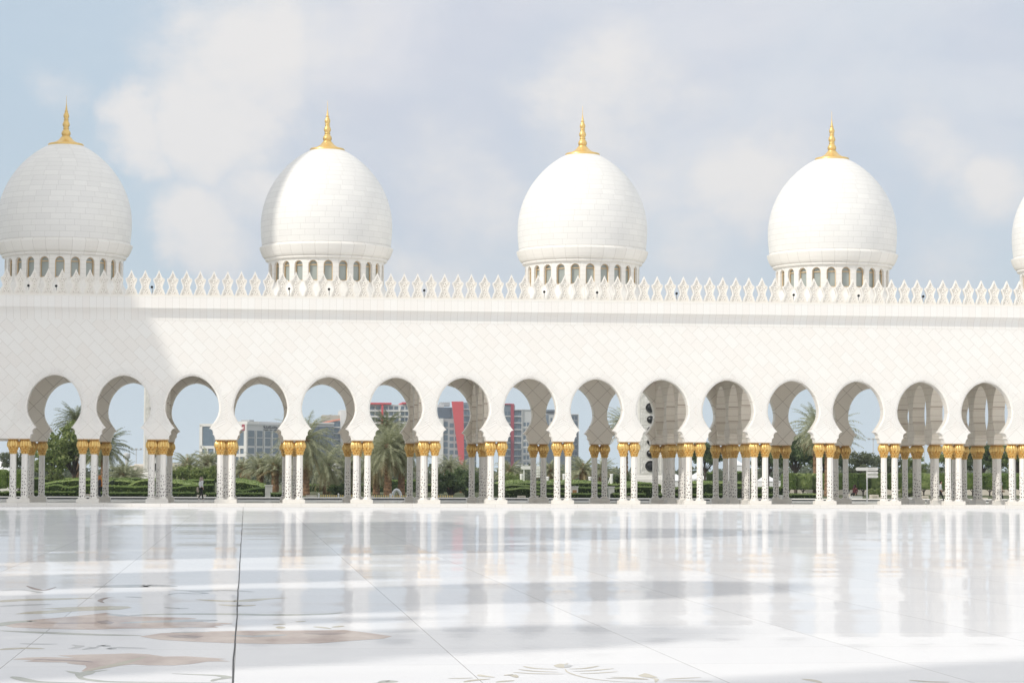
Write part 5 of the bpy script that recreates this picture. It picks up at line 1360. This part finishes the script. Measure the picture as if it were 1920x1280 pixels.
# grey and white office building, two faces meeting at a lit corner
def office():
    Y = 980; sc_ = Y/F
    r = empty('office_building', (WX(463, Y), Y, 0), 'grey and white four storey office building with a red emblem and dark lettering', 'office building')
    def face(name_angle): pass
    zy = lambda y: W(463, y, Y)[1]
    cx = WX(463, Y)
    aL, aR = R(35), R(55)
    uL = Vector((-math.cos(aL), math.sin(aL), 0)); uR = Vector((math.cos(aR), math.sin(aR), 0)); nL = Vector((-math.sin(aL), -math.cos(aL), 0)); nR = Vector((math.sin(aR), -math.cos(aR), 0))
    C0 = Vector((cx, Y, 0)); mL = (463-375)*sc_/math.cos(aL)*1.02; mR = (590-463)*sc_/math.cos(aR)*1.0
    def slab(u, n, s0, s1, z0, z1, t0, t1, nme, mat, par=r):
        P = lambda s, t, z: tuple(C0+u*s+n*t+Vector((0, 0, z)))
        b = MB(); c = [P(s0, t0, z0), P(s1, t0, z0), P(s1, t1, z0), P(s0, t1, z0), P(s0, t0, z1), P(s1, t0, z1), P(s1, t1, z1), P(s0, t1, z1)]
        for q in ((3, 2, 1, 0), (4, 5, 6, 7), (0, 1, 5, 4), (1, 2, 6, 5), (2, 3, 7, 6), (3, 0, 4, 7)): b.face([c[i] for i in q])
        return b.build(nme, mat, par)
    # body
    P4 = [C0, C0+uR*mR, C0+uR*mR+uL*mL, C0+uL*mL]; zt = zy(796.5)
    b = MB(); q = [(p.x, p.y) for p in P4]
    for i in range(4): a, c = q[i], q[(i+1) % 4]; b.face([(*a, -1), (*c, -1), (*c, zt), (*a, zt)])
    b.face([(*p, zt) for p in q]); b.build('wall', M_lgrey, r)
    # lit white frame on the left face
    kL = lambda px: (463-px)*sc_/math.cos(aL)
    kR = lambda px: (px-463)*sc_/math.cos(aR)*.985
    for a, c, y0, y1 in ((458, 463, 796, 880), (375, 380, 796, 880), (375, 463, 793.5, 798.5), (375, 463, 835.5, 840.5), (375, 463, 850.5, 856), (389, 391, 840, 880), (402, 404, 840, 880), (421, 424, 798, 880), (440, 442, 798, 880), (449, 451, 840, 880)):
        slab(uL, nL, kL(c)+.01*y0/800, kL(a)+.003*y1/800, zy(y1), zy(y0), .02, .55+.0007*(a % 7), 'facade_frame', M_bwhite)
    for a, c in ((380.5, 401), (402, 421), (425, 439.5), (443, 457.5)):
        slab(uL, nL, kL(c), kL(a), zy(835), zy(799), .05, .1, 'window', M_glassb)
    for row in ((841, 850), (856.5, 866)):
        for a, c in ((380.5, 388.5), (391.5, 401.5), (404.5, 412), (414, 420.5), (426, 439), (443, 448.5), (451.5, 457.5)):
            slab(uL, nL, kL(c), kL(a), zy(row[1]), zy(row[0]), .05, .1, 'window', M_glassb)
    for i, px in enumerate((464.5, 480, 495.5, 510.5, 526, 541, 556, 571)):
        for (y0, y1) in ((806.5, 819), (820.5, 835), (839, 850), (854, 866)):
            w_ = slab(uR, nR, kR(px), kR(px+11.5), zy(y1), zy(y0), .06, .12, 'window', M_glassb)
    for i, px in enumerate((477.5, 493, 508.2, 523.5, 538.7, 554, 569)):
        slab(uR, nR, kR(px), kR(px+1.6), zy(880), zy(806), .02, .6, 'pier', M_lgrey)
    # parapets and roof plant
    slab(uL, nL, -.2, kL(447), zy(796), zy(789.5), -8, .3, 'parapet', M_bwhite)
    slab(uR, nR, .1, mR, zy(796.3), zy(793.5), -6, .25, 'parapet', M_lgrey)
    slab(uR, nR, kR(478), kR(487), zy(793), zy(786), -7, -3, 'roof_plant', M_grey)
    slab(uR, nR, kR(496), kR(548), zy(793), zy(788.5), -9, -4, 'roof_plant', M_lgrey)
    # emblem: red shield with pale centre, standing on the white corner
    em = slab(uL, nL, kL(459.7), kL(454.6), zy(806.5), zy(795.2), .6, .72, 'emblem', M_crimson)
    slab(uL, nL, kL(458.6), kL(455.7), zy(804), zy(799.5), .73, .78, 'emblem_centre', noisy('emblem_pink', (.7, .42, .40), (.75, .48, .46), 1), em)
    # lettering: arabic line over a smaller line
    b = MB(); Z0 = zy(801.2)
    sx0 = 493.2; px_m = lambda px: kR(px)
    def stroke_(pts, rad=.16):
        b.tube([tuple(C0+uR*px_m(px)+nR*.22+Vector((0, 0, zy(py)))) for px, py in pts], rad, 5)
    stroke_([(493.6, 797.5), (493.3, 799.3), (494.6, 800.1), (495.2, 799.2), (494.4, 798.6)]); stroke_([(494.6, 800.6), (512.5, 800.6)])
    for px, h_ in ((498.4, 2.2), (500.4, 1.4), (506.4, 1.8), (508.8, 1.4)): stroke_([(px, 800.6), (px, 800.6-h_)])
    stroke_([(502, 800.5), (502.3, 799.0), (503.8, 798.6), (504.4, 800.0), (503.2, 800.5)]); stroke_([(504, 798.6), (504.2, 797.2)])
    stroke_([(510, 800.4), (510.4, 799.2), (511.6, 799.4), (511.6, 800.5)]); stroke_([(513.4, 797.0), (513.5, 800.2), (515.0, 800.5), (515.7, 799.6), (515.7, 797.2)])
    stroke_([(517.4, 799.6), (518.3, 798.9), (518.9, 799.8), (518.4, 801.0), (517.2, 801.6)]); stroke_([(520.2, 799.2), (520.6, 800.4), (522.4, 800.4), (523.2, 799.3)])
    for px, py in ((498.4, 797.2), (506.2, 797.3), (507.0, 797.3), (493.9, 796.6), (521.5, 801.8)): stroke_([(px-.25, py), (px+.25, py)], .14)
    b.build('sign_lettering', M_dark, r)
    b = MB()
    for i in range(16):
        px = 493.4+i*1.95
        if i in (5, 9): continue
        for dx in (0, .85): b.tube([tuple(C0+uR*px_m(px+dx)+nR*.22+Vector((0, 0, zy(805.4)))), tuple(C0+uR*px_m(px+dx)+nR*.22+Vector((0, 0, zy(803.4))))], .11, 4)
        yy = (803.5, 804.4, 805.3)[i % 3]; b.tube([tuple(C0+uR*px_m(px)+nR*.22+Vector((0, 0, zy(yy)))), tuple(C0+uR*px_m(px+.85)+nR*.22+Vector((0, 0, zy(yy))))], .11, 4)
    b.build('small_lettering', M_dark, r)
office()
P_ = []
building('office_building', 'grey office block with a dark glass front behind the thick palm', [('wall', 566, 625, 794, None, M_grey, 0, 30), ('parapet', 578, 626, 791.5, 794.4, M_lgrey, -.5, 30), ('glass_front', 585, 624.5, 799, None, M_glassd, -.3, .28), ('mullion', 596, 597, 799, None, M_dark, -.5, .19), ('mullion', 611, 612, 799, None, M_dark, -.5, .19)], 1010, 30)
building('tower_block', 'cream tower with glass wing and orange roof edge', [('tower', 637.5, 668, 768.5, None, M_bwhite, -1, 30), ('wing', 600, 637, 789, None, M_bluegrey, 0, 26), ('roof_screen', 604, 637.2, 777, 788, M_tan, 6, 14)] + [('roof_edge', 600+i*4.1, 604.1+i*4.1, 791.5-i*.85, 794.5-i*.85, M_orange, -.6, .55) for i in range(9)] + [('floor_band', 625, 637, 800+i*11.4, 801.5+i*11.4, M_bwhite, -.4, .39) for i in range(7)] + wins(625.5, 637, 2, 790, 869, 7, .8, .6, M_glassb, -.12, .1), 1040, 30)
apt = [('wall', 676, 776, 758, None, M_lgrey, 0, 26), ('roof', 684, 733, 754.5, 757.6, M_red, -1.8, 24), ('roof', 753, 780, 753.8, 757, M_red, -1.4, 24), ('red_fin', 714, 717.5, 757, 803, M_red, -1.6, 1.5), ('white_fin', 748, 749.8, 764, 810, M_bwhite, -1.6, 1.5)]
for i, y in enumerate((769, 779.5, 792, 804, 816, 828)): apt.append(('balcony_slab', 678, 776, y, y+(1.6 if i % 2 == 0 else 2.2), M_bwhite, -1.4, 1.38))
for y in (760, 771, 782, 794.5, 806.5): apt += wins(680, 714, 3, y+.5, y+8, 1, .72, .85, M_glassb, -.12, .1)+wins(718, 747, 3, y+.5, y+8, 1, .72, .85, M_glassb, -.12, .1)+wins(750, 775, 3, y+.5, y+8, 1, .72, .85, M_glassb, -.12, .1)
building('apartment_block', 'white balconied apartment block with red roof edges and a red fin', apt, 990, 26)
ht = [('wall', 820, 868, 763, None, M_bluegrey, 2, 24), ('glass_front', 821.5, 846, 763.5, 783, M_glassd, 1.7, .28), ('roof_plant', 822, 834, 757.5, 763, M_lgrey, 6, 8), ('roof_plant', 828, 846, 752.5, 760, M_grey, 9, 8), ('wing', 829, 860.5, 785, None, M_grey, -4, 10), ('wing', 816, 829.3, 784.5, None, M_bwhite, -5, 10), ('tower', 865.5, 893, 754, None, M_bluegrey, 0, 24)]
ht += wins(829.5, 838.5, 1, 789, 877, 7, .85, .75, M_glassb, -4.1, .09)+wins(840, 860, 2, 791, 879, 7, .75, .62, M_glassb, -4.1, .09)
for i in range(10): ht += [('floor_band', 866.5, 892, 766+i*12.2, 767.5+i*12.2, M_lgrey, -.5, .48)]
ht += wins(868, 892, 3, 756, 878, 10, .6, .55, M_glassb, -.12, .1)
hb = building('hotel', 'glass and grey hotel with a tall tapering red blade wall', ht, 1080, 24)
b = MB(); Y = 1080; P = [W(x, y, Y) for x, y in ((861.5, 884), (868.5, 884), (866.8, 753), (845, 753))]
b.prism([(p[0], p[1]) for p in P][:], Y-5.6, Y-4.2); b.build('red_blade', M_red, hb)
tw = [('wall', 944, 980, 769, None, M_bluegrey, 0, 24), ('tower', 944, 957.5, 757, None, M_bluegrey, -.5, 24), ('crimson_fin', 957, 963, 756.5, None, M_crimson, -1.2, 6), ('crimson_band', 944, 957.3, 756.3, 758.5, M_crimson, -1.1, 6), ('wing', 978.5, 1000, 769, None, M_lgrey, -.6, 24), ('edge_pole', 977.3, 978.2, 766.5, None, M_bwhite, -1.4, .7), ('roof_edge', 963.5, 1000, 767.2, 768.6, M_lgrey, -1, 20), ('roof_plant', 963.5, 967, 758, 767, M_grey, 4, 5)]
for i in range(9): tw += [('floor_band', 944.5, 977, 779+i*12.4, 781+i*12.4, M_lgrey, -.9, .39), ('floor_band', 979.5, 999.5, 800+i*12.4, 801.8+i*12.4, M_bwhite, -.9, .29)]
tw += wins(945, 957, 2, 768, 880, 9, .75, .55, M_glassb, -.62, .1) + wins(963.5, 977, 2, 769, 880, 9, .75, .6, M_glassb, -.12, .1) + wins(980, 999, 3, 789, 876, 7, .7, .55, M_glassb, -.72, .1)
building('tower_block', 'slate blue tower with a crimson vertical fin', tw, 1110, 24)
building('tower_block', 'pale grey tower with a dark roof canopy between the middle column pairs', [('wall', 1022, 1058, 776, None, M_lgrey, 0, 24), ('roof_canopy', 1021, 1044, 767.5, 770.5, M_bluegrey, -1.2, 22), ('roof_plant', 1026, 1042, 770.6, 776, M_grey, 4, 10), ('podium', 1020, 1062, 830, None, M_bluegrey, -3, 20), ('side_panel', 1022.3, 1028, 777, 832, M_bluegrey, -.3, .28)]+wins(1030, 1044, 2, 780, 830, 4, .5, .5, M_glassb, -.12, .1), 1140, 24)
hw_ = [('wall', 1062, 1084.3, 777, None, M_bluegrey, 0, 24), ('roof_edge', 1061.5, 1084.6, 775.8, 777.4, M_lgrey, -.5, 24.5), ('edge_pole', 1083.4, 1084.8, 777, None, M_lgrey, -.5, .48)]
for i in range(9): hw_ += [('floor_band', 1063, 1083, 787+i*11, 788+i*11, M_grey, -.3, .28)]
building('tower_block', 'narrow dark blue tower, rightmost of the distant towers', hw_+wins(1064, 1083, 3, 778, 877, 9, .7, .6, M_glassd, -.12, .1), 1160, 24)
building('low_building', 'grey low block below the slate blue tower', [('wall', 978, 1006, 872, None, M_grey, 0, 16), ('roof_edge', 977, 1007, 870.6, 872.2, M_lgrey, -.4, 16)], 700, 18)

# far tree belt at the horizon, reads as one mass
b = MB(); cs = []
for i in range(240):
    px = -80+2100*i/240; Y = random.uniform(430, 520); X, Z = W(px, random.uniform(876, 884), Y)
    for q in range(3): cs.append((X+random.uniform(-2, 2), Y+random.uniform(-3, 3), max(.4, Z*random.uniform(.2, 1)), random.uniform(1.0, 2.0)))
leafcloud(b, cs, 34, .5); tag(b.build('distant_trees', M_tree[2]), kind='stuff')

# ------------------------------------------------------------------ unseen hall left of the viewer, shaped to cast the court and facade shadows
hall = empty('caster_hall', (-70, 60, 0), 'unseen white hall with domes left of the court, shaped to cast its shadows', 'shadow caster')
XH = -60.0
def hseg(ua, ub, reach):
    """piece of the unseen stepped hall front whose shadow covers the strip ua..ub (ua<ub) and ends at 'reach'"""
    um = (ua+ub)/2; vc = (XH-um*ca)/sa; H = max(6, (reach-vc)*te)
    y0 = (XH*ca-ub)/sa; y1 = ((XH-3)*ca-ua)/sa
    if y1 > y0+.2:
        b = MB(); b.bev(XH-3, XH, y0, y1, 0, H, .1); b.build('caster_wall', M_trim, hall)
    return H
hseg(-19.4, 14, 52); hseg(-29.6, -23.3, 18); hseg(-39.5, -31.5, 25); hseg(-46.9, -41.0, 30); hseg(-60, -53.4, 45); hseg(-89, -60.2, 56); hseg(-126, -89.2, 58); hseg(-53.2, -47.1, 24); hseg(-41.0, -39.5, 27); hseg(-31.5, -29.6, 22)
def hdome(u, reach, rad):
    vc = (XH-1.5-u*ca)/sa; H = (reach-vc)*te; X, Y = u*ca+vc*sa, -u*sa+vc*ca
    b = MB(); b.lathe([(rad*.86, H-rad*3.2), (rad*.86, H-rad*1.9), (rad, H-rad*1.5), (rad*1.02, H-rad*1.1), (rad*.86, H-rad*.5), (rad*.5, H-rad*.12), (.02, H)], (X, Y, 0), 32); b.build('caster_dome', M_trim, hall, True)
hdome(-25.8, 22.5, 2.2); hdome(-35.4, 33, 3.2); hdome(-70, 63, 8)
uc = -158.0; vc = (-70-uc*ca)/sa; X, Y = uc*ca+vc*sa, -uc*sa+vc*ca
b = MB(); b.lathe([(23.5, 0), (23.2, 46), (22, 51), (20.9, 54.3), (20.2, 56.5), (19.8, 60), (20.2, 66), (20.9, 70), (21.1, 73), (20.6, 78), (18, 86), (12, 93), (.1, 99)], (X, Y, 0), 96); b.build('caster_main_dome', M_trim, hall, True)  # unseen; outline fitted to the shadow edge on the facade

# ------------------------------------------------------------------ the hazy desert air
m, nt, out = new_mat('haze_air')
v = nt.nodes.new('ShaderNodeVolumePrincipled'); v.inputs['Color'].default_value = (.80, .89, .97, 1); v.inputs['Density'].default_value = .00021; v.inputs['Anisotropy'].default_value = .1
lk(nt, v.outputs[0], out.inputs['Volume'])
b = MB(); b.box(-700, 1500, -150, 1500, -3, 130); tag(b.build('haze', m), kind='stuff')
